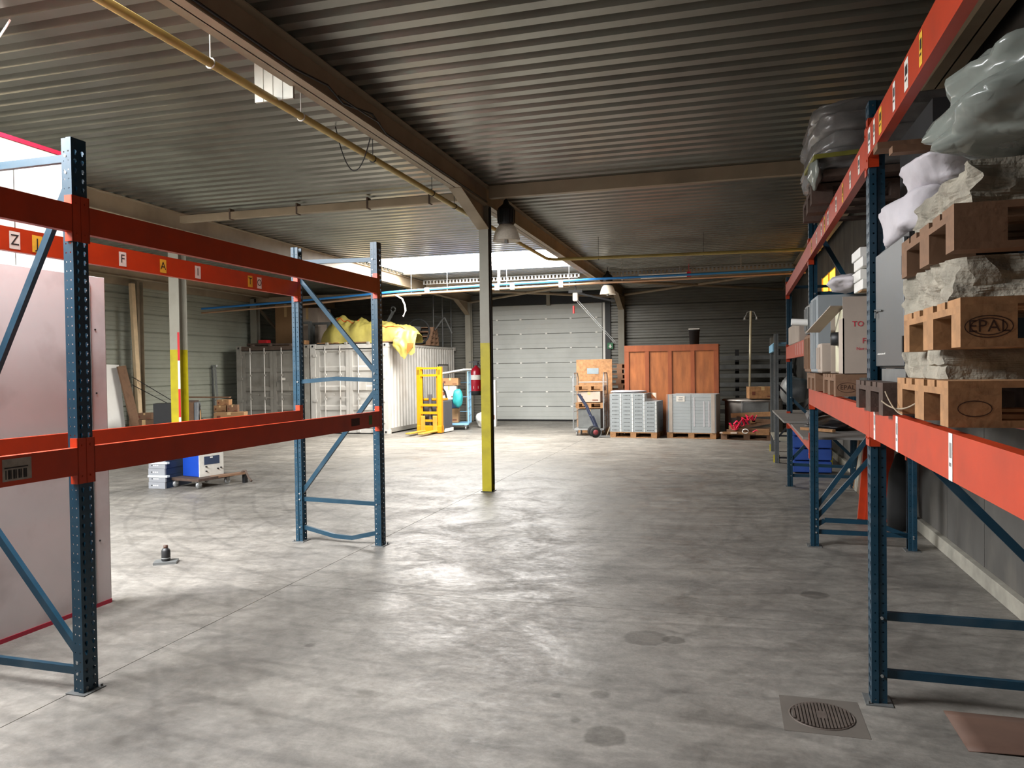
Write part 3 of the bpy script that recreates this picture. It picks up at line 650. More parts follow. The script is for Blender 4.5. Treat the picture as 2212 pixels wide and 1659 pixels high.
# ---- cut stones
def rockslab(name, x0, x1, y0, y1, z0, z1, label, seed, cat='stone', amp=.02, m=stone):
    import bmesh
    bm = bmesh.new(); bmesh.ops.create_cube(bm, size=1)
    bmesh.ops.subdivide_edges(bm, edges=bm.edges[:], cuts=17, use_grid_fill=True)
    me = bpy.data.meshes.new(name); cx, cy, cz = (x0+x1)/2, (y0+y1)/2, (z0+z1)/2
    for v in bm.verts:
        p = Vector((v.co.x*(x1-x0), v.co.y*(y1-y0), v.co.z*(z1-z0)))
        q = p*6 + Vector((seed*7.3, seed*3.1, 0)); n3 = noise.noise_vector(q) + noise.noise_vector(q*2.7)*.6 + noise.noise_vector(q*6)*.35
        f = noise.cell_vector(Vector((p.x*6, p.y*6, p.z*1.5)) + Vector((seed, 0, seed)))
        side = 1.0 if max(abs(v.co.x), abs(v.co.y)) > .499 else .25
        flat = abs(v.co.z) > .499 and max(abs(v.co.x), abs(v.co.y)) < .42
        d = Vector((n3.x*amp*1.3*side + (f.x-.5)*amp*.8*side, n3.y*amp*1.3*side + (f.y-.5)*amp*.8*side, (-abs(n3.z)*amp*.5*(1 if v.co.z > 0 else -1) if flat else n3.z*amp*.4)))
        v.co = p + d
    bm.to_mesh(me); bm.free(); me.materials.append(m)
    return tag(link(name, me, None, (cx, cy, cz)), label, cat)
def lump(name, c, size, label, cat, m, seed=1, amp=.12, sub=28, freq=3.5, box=.5, rz=0, taper=0):
    """wrapped soft goods: superellipsoid pushed about by noise and folds"""
    mb = MB(); n2 = 2.0 / (1 + box*6)
    def sg(w, e): return math.copysign(abs(w)**e, w)
    def fn(u, v):
        a = u*2*math.pi; b = (v-.5)*math.pi*.9999
        x = sg(math.cos(b), n2)*sg(math.cos(a), n2); y = sg(math.cos(b), n2)*sg(math.sin(a), n2); z = sg(math.sin(b), n2)
        p = Vector((x, y, z)); q = p*freq*.5 + Vector((seed*3.7, seed, -seed))
        d = noise.noise(q)*amp + (abs(noise.noise(q*2.6))-.3)*amp*.7 + abs(noise.noise(q*6))*amp*.18
        k = 1 + d; tz = 1 - taper*(z+1)/2
        return (x*k*size[0]/2*tz, y*k*size[1]/2*tz, max(-1, z*(1+d*.8))*size[2]/2)
    mb.grid(fn, sub*2, sub)
    return tag(obj(name, mb, m, None, c, rz), label, cat)
# near bay, stack of three pallets with stone (bottom to top)
p1 = pallet(wood, (1.26, 3.02, 1.555), R(-.9), 'lowest light pine pallet of the stone stack in right rack', 'pallets of the stone stack'); brand(p1, txt=None, w=.045)
rockslab('cut_stone', .72, 1.75, 2.88, 3.52, 1.702, 1.805, 'lowest thick grey stone slab on near right pallet stack', 1, amp=.024)
p2 = pallet(wood, (1.255, 2.87, 1.80), R(-.9), 'second pallet up in the stone stack, with burnt oval stamp', 'pallets of the stone stack'); brand(p2)
rockslab('cut_stone', .72, 1.75, 2.82, 3.52, 1.945, 2.105, 'middle stone block on near right pallet stack', 2, amp=.028)
p3 = pallet(woodo, (1.28, 3.03, 2.103), R(-.9), 'topmost weathered pallet of the stone stack in right rack', 'pallets of the stone stack')
rockslab('cut_stone', .78, 1.8, 2.84, 3.55, 2.245, 2.42, 'topmost dark stone under milky plastic wrap', 3, amp=.028)
lump('plastic_wrap', (1.24, 2.85, 2.60), (1.1, .85, .34), 'milky plastic wrap heaped on topmost stone in right rack', 'plastic', filmg, 4, .2, 34, 3, .3)
tag(obj('loose_plank', MB().box(.66, 1.7, 3.80, 3.90, 2.735, 2.765), woodo), 'upper rough plank jutting out under the top right rack beam', 'plank')
tag(obj('loose_plank', MB().bar((.70, 3.72, 2.70), (1.7, 3.78, 2.72), .06, .03), woodo), 'lower rough plank jutting out under the top right rack beam', 'plank')
# cabinet on dirty pallet
pallet(woodd, (1.25, 4.0, 1.53), R(-.9), 'dirty dark pallet under the grey cabinet in right rack')
cab = thing('metal_cabinet', 'grey metal electrical cabinet standing on dirty pallet in right rack', 'cabinet', (.72, 3.56, 1.715))
cg = mat('cabinet_grey', '4a4d4e', .4, .1, var=.05, scale=3, dirt='55504a', dirt_amt=.2)
obj('body', MB().box(.02, .42, 0, .66, .02, .60), black, cab); obj('door', MB().box(0, .02, .02, .65, .03, .585), cg, cab, bev=.004)
obj('plinth', MB().box(.0, .42, -.02, .5, -.04, .018), gsteel, cab); obj('side_panel', MB().box(.03, .42, -.006, 0, .02, .6), black, cab)
for z in (.12, .46): obj('hinge', MB().box(-.008, .012, .0, .018, z-.04, z+.04), black, cab)
obj('lock_wire', MB().tube([(-.004, .63, .30), (-.015, .58, .31), (-.01, .52, .302), (-.006, .46, .30)], .004, 5).tube([(-.01, .6, .3), (-.012, .59, .27)], .004, 5), gsteel, cab)
mb = MB(); mb.M = Matrix.Translation((-.0008, .5, .09)) @ FACE_NX
for k in range(14): mb.box(-.1+k*.014, -.1+k*.014+.008, -.002, .002+.006*random.random(), 0, .0003)
obj('chalk_mark', mb, white, cab)
lump('foam_bundle', (.95, 3.85, 2.42), (.46, .6, .21), 'lower white foam wrapped bundle on top of the grey cabinet', 'bundle', foam, 6, .14, 24, 2.2, .7)
lump('foam_bundle', (1.0, 3.72, 2.565), (.42, .5, .15), 'upper white foam wrapped bundle above the grey cabinet', 'bundle', foam, 8, .16, 24, 2.5, .6, taper=-.2)
tag(obj('dark_bundle', MB().box(1.05, 1.48, 4.5, 5.3, 1.56, 3.16), mat('dark_fabric', '2b2b2c', .9)), 'tall dark wrapped block behind the foam bundles', 'block')
tag(obj('twine', MB().tube(arc((.62, 3.5, 1.60), (.70, 3.05, 1.66), .05), .0035, 5).tube(arc((.63, 3.48, 1.64), (.64, 3.2, 1.56), .02), .003, 5), cream), 'pale twine tangled on the rack beam between the pallets', 'twine')
# second bay, lower level
pb = pallet(woodo, (1.28, 5.75, 1.55), R(-.9), 'brown pallet under the torn carton in right rack'); brand(pb, s=.042)
pallet(woodo, (1.28, 6.95, 1.55), R(-.9), 'brown pallet further back on the lower right beams')
ca = thing('torn_carton', 'big torn open carton with red print on right rack', 'carton', (.72, 5.36, 1.70), R(0))
obj('front_wall', MB().box(0, .8, 0, .008, 0, .50), cartonl, ca); obj('side_wall', MB().box(0, .008, 0, .2, 0, .36), cartonl, ca); obj('back_wall', MB().box(0, .8, .6, .608, 0, .45), cartonl, ca)
obj('flap', MB().bar((-.0, .25, .46), (-.12, .62, .3), .10, .006), cartonl, ca); obj('flap', MB().bar((.1, -.02, .53), (.8, -.02, .53), .14, .01), carton, ca, label='brown top flap')
mb = MB(); mb.M = Matrix.Translation((.10, -.002, .30)) @ FACE_NY; mb.text('TO ORDER', .05, Matrix.Translation((.08, .02, 0))); mb.text('FIRE', .05, Matrix.Translation((.06, -.09, 0))); mb.text('Not under', .028, Matrix.Translation((.04, -.14, 0)))
obj('red_print', mb, redink, ca)
mc = thing('boxed_machine', 'cream machine with black knob inside the torn carton', 'machine', (.745, 5.58, 1.70))
obj('body', MB().box(0, .5, 0, .35, 0, .44), mat('cream_plastic', 'c7c3a6', .5), mc, bev=.01); obj('knob', MB().lathe([(0, -.05), (.045, -.05), (.05, 0)], 14, (0, .18, .24), 'X'), black, mc)
for k, (y0, y1, z0, z1, m, lab) in enumerate(((6.3, 6.75, 1.70, 2.30, greyctn, 'grey plastic case standing upright beside torn carton'), (6.8, 7.3, 1.70, 2.02, woodo, 'brown lattice box at far end of the lower right beams'), (6.8, 7.25, 2.03, 2.28, gsteel, 'dark crate stacked on the brown lattice box'), (6.05, 6.28, 1.70, 1.92, cartonl, 'small pale box in front of the grey case'))):
    t = thing('storage_case', lab, 'case', (.66, y0, z0)); w = y1-y0; h = z1-z0
    obj('body', MB().box(.0, .7, 0, w, 0, h), m, t, bev=.01)
    for q in range(4): obj('rib', MB().box(-.012, 0, w*(.12+.22*q), w*(.2+.22*q), .03, h-.03), m, t)
for k in range(4):
    t = thing('louvred_unit', ['lowest', 'second', 'third', 'topmost'][k] + ' white slotted tray of the stack above the torn carton', 'tray', (.86, 5.5 + .1*(k % 2), 2.26 + .075*k), 0, 'white slotted trays')
    obj('body', MB().box(0, .5, 0, .35, 0, .068), white, t, bev=.004)
    for q in range(6): obj('slot', MB().box(.06+.07*q, .066+.07*q, -.002, 0, .008, .06), gsteel, t)
lump('crumpled_sheet', (.86, 6.1, 2.36), (.3, .5, .14), 'crumpled white plastic sheet on top of grey case', 'sheet', foam, 11, .3, 16, 3, .1)
tag(obj('pipe_end', MB().tube([(.662, 6.9, 2.12), (.52, 6.9, 2.13)], .03, 10), white), 'small white pipe end sticking out above the lattice box', 'pipe')
# second bay, top level: wrapped bundles on a pallet
pallet(woodd, (1.2, 6.35, 2.935), R(-.9), 'dark pallet on top right beams under wrapped bundles', None)
bp = PAL[woodd.name]
tag(obj('wooden_crate_base', MB().box(.66, 1.7, 5.8, 6.95, 3.09, 3.14), woodd), 'thin dark board between top pallet and wrapped bundles', 'board')
wm = mat('film_wrapped_grey', '6b6967', .25, var=.3, scale=5, bump=.7, bscale=9, dirt='4c4644', dirt_amt=.6, dirt_scale=4)
for k, (z, h, w) in enumerate(((3.215, .16, .92), (3.33, .17, .98), (3.45, .16, 1.02), (3.56, .13, .9))):
    lump('wrapped_mattress', (1.2, 6.35, z), (1.2, w+.25, h+.02), ['lowest', 'second', 'third', 'topmost'][k] + ' film wrapped grey bundle of the high stack at right', 'bundle', wm, 20+k, .09, 26, 4, .75)
tag(obj('yellow_strap', MB().bar((.60, 5.74, 3.22), (.585, 6.3, 3.24), .02, .03, (0, 0, 1)).bar((.60, 5.74, 3.22), (1.15, 5.73, 3.24), .012, .03, (0, 0, 1)), mat('yellow_foil', '77742e', .5)), 'yellow strap round the high wrapped bundles', 'strap')
lump('film_tail', (.62, 5.95, 3.16), (.10, .4, .26), 'hanging tail of stretch film below the high wrapped bundles', 'film', filmg, 31, .35, 16, 4, .1)
# third bay and behind
tag(obj('grey_hose', MB().tube([(.95, 9.6, 1.12), (1.0, 10.4, 1.13), (1.25, 11.1, 1.14), (1.5, 10.6, 1.12), (1.3, 9.9, 1.2), (1.05, 9.2, 1.32), (1.0, 8.7, 1.42)], .055, 10), mat('grey_hose_m', '5e5b5a', .7)), 'thick grey hose lying on board shelf of third rack bay', 'hose')
lump('rag_heap', (1.1, 9.2, 1.09), (.5, .9, .09), 'dark tools and rags on the board shelf', 'rags', black, 40, .35, 14, 4, .1)
tag(obj('batten', MB().bar((.78, 9.0, 1.06), (1.05, 8.5, 1.075), .04, .03), wood), 'short pale batten on edge of the board shelf', 'batten')
bc = thing('plastic_crate', 'blue plastic crate on floor behind right rack', 'crate', (1.3, 13.4, .0)); bl = mat('crate_blue', '2c4f9e', .5)
for k in range(4): obj('side', MB().box(-.3, .3, -.2, .2, .02+.2*k, .2+.2*k), bl, bc, bev=.01)
# leaning red beams
for k in range(4):
    tag(obj('spare_beam', MB().bar((1.42+.07*k, 9.2-.03*k, .0+.03), (1.62+.07*k, 9.75-.05*k, 1.38), .045, .09, (1, 0, 0)), orange), ['leftmost', 'second', 'third', 'rightmost'][k] + ' of the spare red beams leaning behind right rack', 'beam', 'spare rack beams')
tag(obj('black_bag', MB().lathe([(.0, 0), (.13, .0), (.15, .2), (.12, .6), (.05, .8), (0, .82)], 14, (1.76, 8.9, 0)), blackr), 'black rolled rubber mat standing by right wall', 'mat')
for k in range(3): tag(obj('spare_board', MB().bar((1.7, 11.2+.3*k, .0), (1.88, 11.25+.3*k, 1.5-.2*k), .25, .02, (1, 0, 0)), (woodo, conc, wood)[k]), ['brown', 'grey', 'pale'][k] + ' board leaning on right wall behind the rack', 'board')
# grey shelving beyond the rack
gs = thing('shelving_unit', 'grey bolted shelving unit with light blue shelf, beyond right rack', 'shelf', (.80, 14.6, 0), R(-.9))
for x in (0, .95):
    for y in (0, 2.0):
        u = link('upright_post', post_mesh(2.35 if x == 0 else 1.9, 1 if y == 0 else 0), gs, (x, y, 0), math.pi if x == 0 else 0); u.data = u.data.copy(); u.data.materials[0] = gsteel
        obj('foot_guard', MB().box(-.09, .02, -.06, -.055, 0, .14), mat('yellow_guard', 'd8c400'), u)
lb = mat('light_blue_steel', '6ea3bf', .5, var=.08)
for z in (2.17,):
    for x in (0, .93): obj('beam', MB().box(x-.02, x+.02, .05, 1.95, z-.14, z), lb, gs)
obj('shelf_board', MB().box(0, .93, .05, 1.95, 2.172, 2.19), lb, gs); obj('shelf_board', MB().box(0, .95, .0, 2.0, .38, .40), greyst, gs)
for z in (.02, .42): obj('tie', MB().box(0, .95, -.02, .02, z+.06, z+.09), black, gs)
obj('cross_brace', MB().bar((0, .0, .4), (.95, 0, 1.5), .03, .03).bar((.95, .01, .4), (0, .01, 1.5), .03, .03), black, gs)
lump('dusty_bundle', (1.2, 15.2, 1.30), (.5, .7, .5), 'dark grey bundle inside the grey shelving', 'bundle', gsteel, 50, .2, 14, 3, .3)
tag(obj('high_shelf_box', MB().box(.82, 1.7, 9.8, 11.4, 2.045, 2.3), cartonl, bev=.01), 'dusty flat box on middle beams of third rack bay', 'box')
lump('brown_sack', (1.45, 8.6, 2.82), (.35, .5, .35), 'brown sack hanging beneath top beams of third bay', 'sack', woodd, 52, .2, 16, 3, .2)
# ================================================================== LEFT FOREGROUND
def sandwich(nm, x0, x1, y0, y1, z1, m, label, trims=True, top=True):
    t = thing(nm, label, 'panel', (x0, y0, 0)); w, d = x1-x0, y1-y0
    obj('core', MB().box(0, w, 0, d, .025 if trims else 0, z1-(.03 if trims and top else 0)), m, t, bev=.002)
    if trims:
        if top: obj('top_trim', MB().box(-.004, w+.004, -.002, d+.002, z1-.03, z1), redtrim, t, label='dark red top trim')
        obj('bottom_trim', MB().box(-.004, w+.004, -.002, d+.002, 0, .03), redtrim, t, label='dark red bottom trim')
    obj('end_strip', MB().box(.01, w-.01, d, d+.012, .03, z1-.035), greyst, t)
    k = 0
    for z in (.5, 1.1, 1.62, 2.1, 2.45):
        if z < z1 - .2: obj('screw', MB().tube([(w, d-.10, z), (w+.005, d-.10, z)], .007, 6), black, t)
    return t
sandwich('sandwich_panel', -4.70, -4.60, 1.0, 4.76, 2.50, panelw, 'tall dusty pinkish white panel standing behind left rack', True, False)
sandwich('sandwich_panel', -4.83, -4.73, 1.0, 4.62, 3.41, white, 'tallest bright white panel with red top edge behind left rack')
sandwich('sandwich_panel', -4.725, -4.705, 1.0, 4.10, 3.24, panelg, 'greyish white panel with torn top edge at far left', False)
tag(obj('edge_strip', MB().box(-4.6, -4.592, 4.61, 4.615, .03, 2.45), gsteel), 'thin vertical seam strip on dusty white panel', 'strip')
bo = thing('bottle_jack', 'small dark bottle jack standing on floor in front of batteries', 'jack', (-5.05, 5.88, 0), R(30))
obj('base', MB().box(-.10, .10, -.07, .07, 0, .022), gsteel, bo); obj('body', MB().lathe([(.036, .022), (.04, .03), (.04, .115), (.03, .135), (.019, .142)], 18), black, bo)
obj('ring', MB().lathe([(.041, .046), (.042, .05), (.041, .054)], 18), steel, bo); obj('cap', MB().lathe([(.019, .142), (.02, .15), (.02, .166), (0, .168)], 14), mat('brown_cap', '3c2314', .6), bo)
# batteries
gb = mat('battery_grey', '85878b', .5, var=.06); nv = mat('battery_navy', '17283f', .5, var=.15); ft = mat('foam_tape', 'cfd6d6', .6)
for k in range(6):
    t = thing('battery_box', ['bottom', 'second', 'third', 'fourth', 'fifth', 'topmost'][k] + ' grey and navy battery box of the stack beside charger', 'battery', (-8.64 + .008*(k % 2), 9.72, .103*k), R(1), 'stacked battery boxes')
    obj('front', MB().box(0, .30, 0, .03, .0, .10), gb, t); obj('body', MB().box(.004, .296, .03, .62, 0, .10), nv, t)
    for q in range(4): obj('terminal_mark', MB().box(.05+.035*q, .07+.035*q, -.002, 0, .04, .055), black if q == 0 else white, t)
    if k in (1, 3): obj('foam_strip', MB().box(-.012, .34, -.012, .05, .072, .1025), ft, t)
# dolly with charger
do = thing('dolly', 'low wooden dolly on casters carrying the blue charger', 'dolly', (-8.28, 10.08, 0), R(-10))
obj('deck', MB().box(-.03, .56, -.22, .5, .115, .155), woodd, do); obj('tail_board', MB().bar((.45, .1, .14), (.68, .58, .16), .14, .03), woodo, do)
for x, y in ((.0, -.16), (.50, -.16), (.05, .40), (.5, .40)):
    w_ = obj('caster', MB().lathe([(.0, -.018), (.05, -.018), (.055, 0), (.05, .018), (0, .018)], 16, (x, y, .055), 'X'), steel, do); obj('fork', MB().box(x-.03, x-.02, y-.03, y+.03, .05, .115).box(x+.02, x+.03, y-.03, y+.03, .05, .115), steel, w_)
obj('drawbar', MB().tube([(.66, .56, .18), (.74, .56, .2), (.84, .52, .10), (.92, .5, .05)], .018, 8), rust, do); obj('front_leg', MB().bar((.68, .6, .0), (.68, .6, .15), .06, .06), black, do)
ch = thing('battery_charger', 'blue battery charger with white display front on wooden dolly', 'charger', (-8.28, 10.05, .157), R(-13))
cbm_ = mat('charger_blue', '1640a0', .4, var=.08)
obj('case', MB().box(0, .38, 0, .46, .0, .36), cbm_, ch, bev=.008); fp = obj('front_panel', MB().box(.38, .39, .0, .46, .0, .355), mat('charger_white', 'dcd9cf', .5), ch)
obj('display', MB().box(.39, .393, .09, .38, .18, .31), mat('display_navy', '38445c', .4), ch); obj('lamp', MB().box(.393, .396, .2, .25, .28, .30), white, ch)
for y, z in ((.40, .11), (.34, .10), (.12, .08), (.12, .15)): obj('socket', MB().tube([(.39, y, z), (.415, y, z)], .011, 8), black, ch)
obj('top_plate', MB().box(.0, .39, 0, .46, .36, .372), greyst, ch); obj('lead', MB().tube([(.1, .1, .39), (.2, .2, .41), (.15, .33, .40), (.28, .36, .40), (.3, .25, .39)], .012, 6), black, ch); obj('red_lead', MB().tube([(.06, .3, .385), (.2, .1, .40), (.3, .14, .39)], .01, 6), rdm, ch)
# ================================================================== LEFT WALL CORNER
def cartonbox(x0, y0, z0, w, d, h, rz, label, m=carton, group=None, marks=True):
    t = thing('cardboard_box', label, 'box', (x0, y0, z0), rz, group)
    obj('body', MB().box(0, w, 0, d, 0, h), m, t, bev=.004); obj('tape', MB().box(w*.44, w*.56, -.002, d+.002, h, h+.002).box(w*.44, w*.56, -.002, 0, h*.7, h), mat('packing_tape', 'c8a878', .3), t)
    if marks: obj('print', MB().box(w*.1, w*.22, -.003, -.001, h*.3, h*.6).box(w*.65, w*.9, -.003, -.001, h*.15, h*.25), mat('brown_print', '6a3a28', .8), t)
    return t
sp = thing('loudspeaker', 'grey loudspeaker lying among boxes in front of yellow column', 'speaker', (-12.55, 15.3, .56), R(32))
obj('cabinet', MB().box(-.62, .0, -.25, .25, 0, .52), black, sp); obj('wooden_band', MB().box(0, .26, -.25, .25, .005, .515), woodo, sp); obj('baffle', MB().box(.26, .36, -.255, .255, -.0, .53), mat('speaker_grey', '6c7074', .4), sp, bev=.02)
obj('woofer', MB().lathe([(0, .33), (.04, .335), (.13, .372), (.15, .378), (.165, .365)], 22, (0, -.02, .2), 'X'), mat('cone_tan', 'b58f62', .6), sp); obj('woofer_ring', MB().lathe([(.15, .375), (.16, .385), (.185, .37), (.19, .35)], 22, (0, -.02, .2), 'X'), black, sp)
obj('tweeter', MB().lathe([(0, .375), (.03, .38), (.06, .37), (.075, .35)], 18, (0, -.02, .43), 'X'), black, sp)
cartonbox(-13.2, 15.1, 0, 1.2, .5, .555, R(32), 'wide carton lying under the loudspeaker', carton)
cartonbox(-12.2, 15.95, 0, .8, .5, .60, R(22), 'lower pale wine carton right of yellow column'); cartonbox(-12.2, 15.95, .605, .72, .45, .20, R(24), 'upper pale wine carton with dark print right of yellow column')
cartonbox(-12.35, 16.15, .81, .30, .3, .16, R(20), 'small light carton on top of the wine cartons'); cartonbox(-12.0, 16.2, .81, .25, .25, .17, R(26), 'open small carton at right end of wine cartons', woodo)
cartonbox(-12.3, 16.2, .975, .3, .26, .14, R(18), 'topmost little carton of the box pile by yellow column', wood)
cartonbox(-14.05, 15.2, 0, .7, .45, .66, R(20), 'brown carton pile left of loudspeaker', woodo); cartonbox(-13.9, 15.3, .665, .35, .35, .16, R(20), 'small brown carton on pile left of loudspeaker', woodo)
tag(obj('plank', MB().bar((-13.2, 16.3, 1.18), (-12.2, 16.6, 1.16), .16, .03), woodo), 'rough plank lying on the box pile behind yellow column', 'plank'); tag(obj('dark_tray', MB().box(-13.4, -12.9, 15.9, 16.3, 1.0, 1.1), woodd), 'dark wooden tray behind the loudspeaker', 'tray')
tag(obj('white_board', MB().bar((-14.0, 14.6, 0), (-14.25, 14.65, 2.02), .95, .02, (1, 0, 0)), white), 'white board leaning on left wall beside dusty panel', 'board')
tag(obj('plank', MB().bar((-13.75, 15.25, 0), (-14.1, 15.05, 1.98), .26, .04, (1, 0, 0)), woodo), 'brown plank leaning on left wall beside white board', 'plank')
tag(obj('timber_post', MB().bar((-14.2, 15.75, 0), (-14.35, 15.72, 4.05), .13, .08, (1, 0, 0)), mat('pale_pine', 'cdb490', .6, var=.15, scale=4)), 'tall pale timber post standing against brown column', 'post')
for k in range(2): tag(obj('thin_rod', MB().tube([(-14.3, 15.6+.0*k, 1.72-.2*k), (-13.1, 16.9-.15*k, .5)], .010, 5), black), ['upper', 'lower'][k] + ' thin dark rod leaning behind the cartons', 'rod')
fr_ = thing('leaning_frame', 'tall narrow metal frame leaning beside the left container', 'frame', (-14.42, 19.1, 0), 0)
obj('stile', MB().bar((0, 0, 0), (-.12, 0, 2.0), .05, .05), steel, fr_); obj('stile', MB().bar((-.2, .1, 0), (-.3, .1, 2.0), .05, .05), gsteel, fr_); obj('top_rail', MB().bar((-.3, .1, 2.0), (-.05, 0, 2.0), .05, .05), steel, fr_)
# ================================================================== CONTAINERS
def container(x0, y0, L, label, m, mg, dark=False):
    t = thing('shipping_container', label, 'container', (x0, y0, 0)); w, h = 2.438, 2.57
    for x in (0, w-.16):
        obj('corner_post', MB().box(x, x+.16, 0, .14, .11, h-.11), m, t)
        for y in (-.006, L-.18):
            for z in (0, h-.115):
                c = obj('corner_casting', MB().box(x-.006, x+.172, y, y+.18, z, z+.12), m, t, bev=.006)
                if y < 0: obj('casting_hole', MB().lathe([(0, -.0085), (.03, -.0085)], 12, (x+.083, y, z+.06), 'Y'), black, c)
    obj('header', MB().box(.16, w-.16, .0, .12, h-.13, h-.01), mg if dark else m, t); obj('sill', MB().box(.16, w-.16, 0, .12, .03, .15), m, t)
    # doors
    for s in (0, 1):
        a = .17 + s*(w/2-.165); b = a + w/2 - .175
        d = MB(); y = .035; z0, z1 = .17, h-.15; nb = 4; hh = (z1-z0)/nb
        d.box(a, b, y+.04, y+.06, z0, z1); d.box(a, a+.10, y, y+.04, z0, z1); d.box(b-.10, b, y, y+.04, z0, z1)
        for k in range(nb+1):
            zc = z0 + k*hh; d.prism([(y+.005, max(z0, zc-.05)), (y+.005, min(z1, zc+.05)), (y+.04, min(z1, zc+.09)), (y+.04, max(z0, zc-.09))], a+.1, b-.1, 'X')
        do_ = obj('door', d, m, t)
        for k in range(2):
            x = a + (.30, .78)[k] if s == 0 else a + (.30, .78)[k]
            rd = obj('locking_bar', MB().tube([(x, -.0, .06), (x, -.0, h-.06)], .017, 8), m if not dark else contw, t)
            for z in (.3, 1.0, 1.7, 2.35): obj('bar_bracket', MB().bc((x, .01, z), (.07, .05, .05)), m, rd)
            obj('handle', MB().bar((x, -.03, 1.15 - .1*k), (x+.30, -.03, 1.13-.1*k), .02, .035), m, rd); obj('cam', MB().bc((x, .0, .1), (.09, .06, .09)), m, rd)
        for z in (.35, .95, 1.6, 2.25): obj('hinge', MB().bc(((a-.02) if s == 0 else (b+.02), -.006, z), (.12, .03, .07)), m, do_)
    obj('warning_label', MB().box(w*.62, w*.67, .022, .024, 1.55, 1.62), paper, t); obj('plate', MB().box(w*.55, w*.72, .03, .04, 1.25, 1.5), m, t)
    # corrugated sides
    for x, s in ((0, 1), (w, -1)):
        mb = MB(); y = .14; pr = []
        while y < L-.2: pr += [(y, .008), (y+.07, .008), (y+.105, .042), (y+.175, .042)]; y += .21
        pr.append((L-.14, .008))
        for (ya, da), (yb, db) in zip(pr, pr[1:]): mb.add([(x+s*da, ya, .15), (x+s*db, yb, .15), (x+s*db, yb, h-.06), (x+s*da, ya, h-.06)], [(0, 1, 2, 3)])
        obj('side_wall', mb, m, t)
        obj('top_rail', MB().box(*sorted((x, x+s*.06)), .14, L-.14, h-.07, h-.01), m, t); obj('bottom_rail', MB().box(*sorted((x, x+s*.05)), .14, L-.14, .04, .16), mg, t)
    obj('roof', MB().box(.02, w-.02, .1, L-.1, h-.03, h-.012), mg, t); obj('rear_wall', MB().box(.1, w-.1, L-.06, L-.02, .1, h-.08), m, t)
    for x in (.5, 1.1, 1.8): obj('roof_lug', MB().box(x, x+.07, -.01, .1, h-.02, h+.05), mg, t)
    return t
CY = 19.55; CL = 5.55
c1 = container(-14.12, CY, CL, 'left grey shipping container with dusty double doors', contg, rust, True)
c2 = container(-11.64, CY, CL, 'right white shipping container under the yellow tarpaulin', contw, contg)
obj('side_hatch', MB().box(2.44, 2.446, 3.9, 4.75, .2, 1.95), contw, c2); obj('hatch_frame', MB().box(2.44, 2.452, 3.87, 3.9, .2, 1.98).box(2.44, 2.452, 4.75, 4.78, .2, 1.98).box(2.44, 2.452, 3.87, 4.78, 1.95, 1.98), black, c2)
ZT = 2.59
# tarpaulin bundle
mb = MB()
def tarp(u, v):
    a = v * math.pi; x = (u-.5)*2.95; e = max(0, 1-abs(2*u-1)**7); r = .30 + .06*noise.noise(Vector((u*5, 0, 3)))
    hh = (.62 - .12*u + .08*noise.noise(Vector((u*7, v*3, 1))) + .10*abs(noise.noise(Vector((u*12, v*7, 5)))) + .05*abs(noise.noise(Vector((u*30, v*14, 2))))) * (.45 + .55*e)
    y = -math.cos(a)*(.55*(.55+.45*e) + .05*noise.noise(Vector((u*9, v*6, 9)))); z = max(0, math.sin(a))**.55*hh
    z += .16*math.exp(-((u-.18)/.09)**2)*math.sin(a) + .12*math.exp(-((u-.40)/.05)**2)*math.sin(a)
    z -= .38*math.exp(-((u-.97)/.06)**2)*(1 if v < .35 else 0)*(1-v/.35 if v < .35 else 0)
    return (x, y, z + .02*noise.noise(Vector((u*30, v*20, 2))))
mb.grid(tarp, 90, 34)
tp = thing('tarpaulin_bundle', 'yellow tarpaulin thrown over a long bundle on white container', 'tarpaulin', (-9.98, CY+.62, ZT))
obj('cover', mb, tarpm, tp)
ol = mat('orange_cord', 'e0561c', .6)
for pts in ([(-1.0, .16), (-.7, .22), (-.3, .27)], [(.3, .10), (.8, .11), (1.2, .14)]):
    path = [];
    for (xa, va), (xb, vb) in zip(pts, pts[1:]):
        for q in range(7): u = (xa+(xb-xa)*q/6)/2.95+.5; v = va+(vb-va)*q/6 + .12; p = tarp(u, v); path.append((p[0], p[1]-.012, p[2]+.008))
    obj('orange_hem', MB().tube(path, .012, 5), ol, tp)
fl_ = MB(); fl_.grid(lambda u, v: (1.05+u*.62 - .1*v, -.50-.16*math.sin(v*2)-.05*noise.noise(Vector((u*5, v*4, 0))), .30-.80*v*(1-abs(u-.55)*.9)+.03*noise.noise(Vector((u*9, v*7, 4)))), 18, 18); obj('hanging_corner', fl_, tarpm, tp)
obj('orange_patch', MB().grid(lambda u, v: (1.42+u*.2, -.70-.05*v, -.04-.30*v*(1-.7*u)), 6, 6), ol, tp, label='orange reinforced corner')
for k in range(3): tag(obj('support_plank', MB().box(-11.45+.95*k, -10.75+.95*k, CY+.05, CY+1.2, ZT+.0, ZT+.03), wood if k == 0 else woodo), ['leftmost', 'middle', 'right'][k] + ' wooden plank under the yellow tarpaulin bundle', 'plank') if k != 9 else None
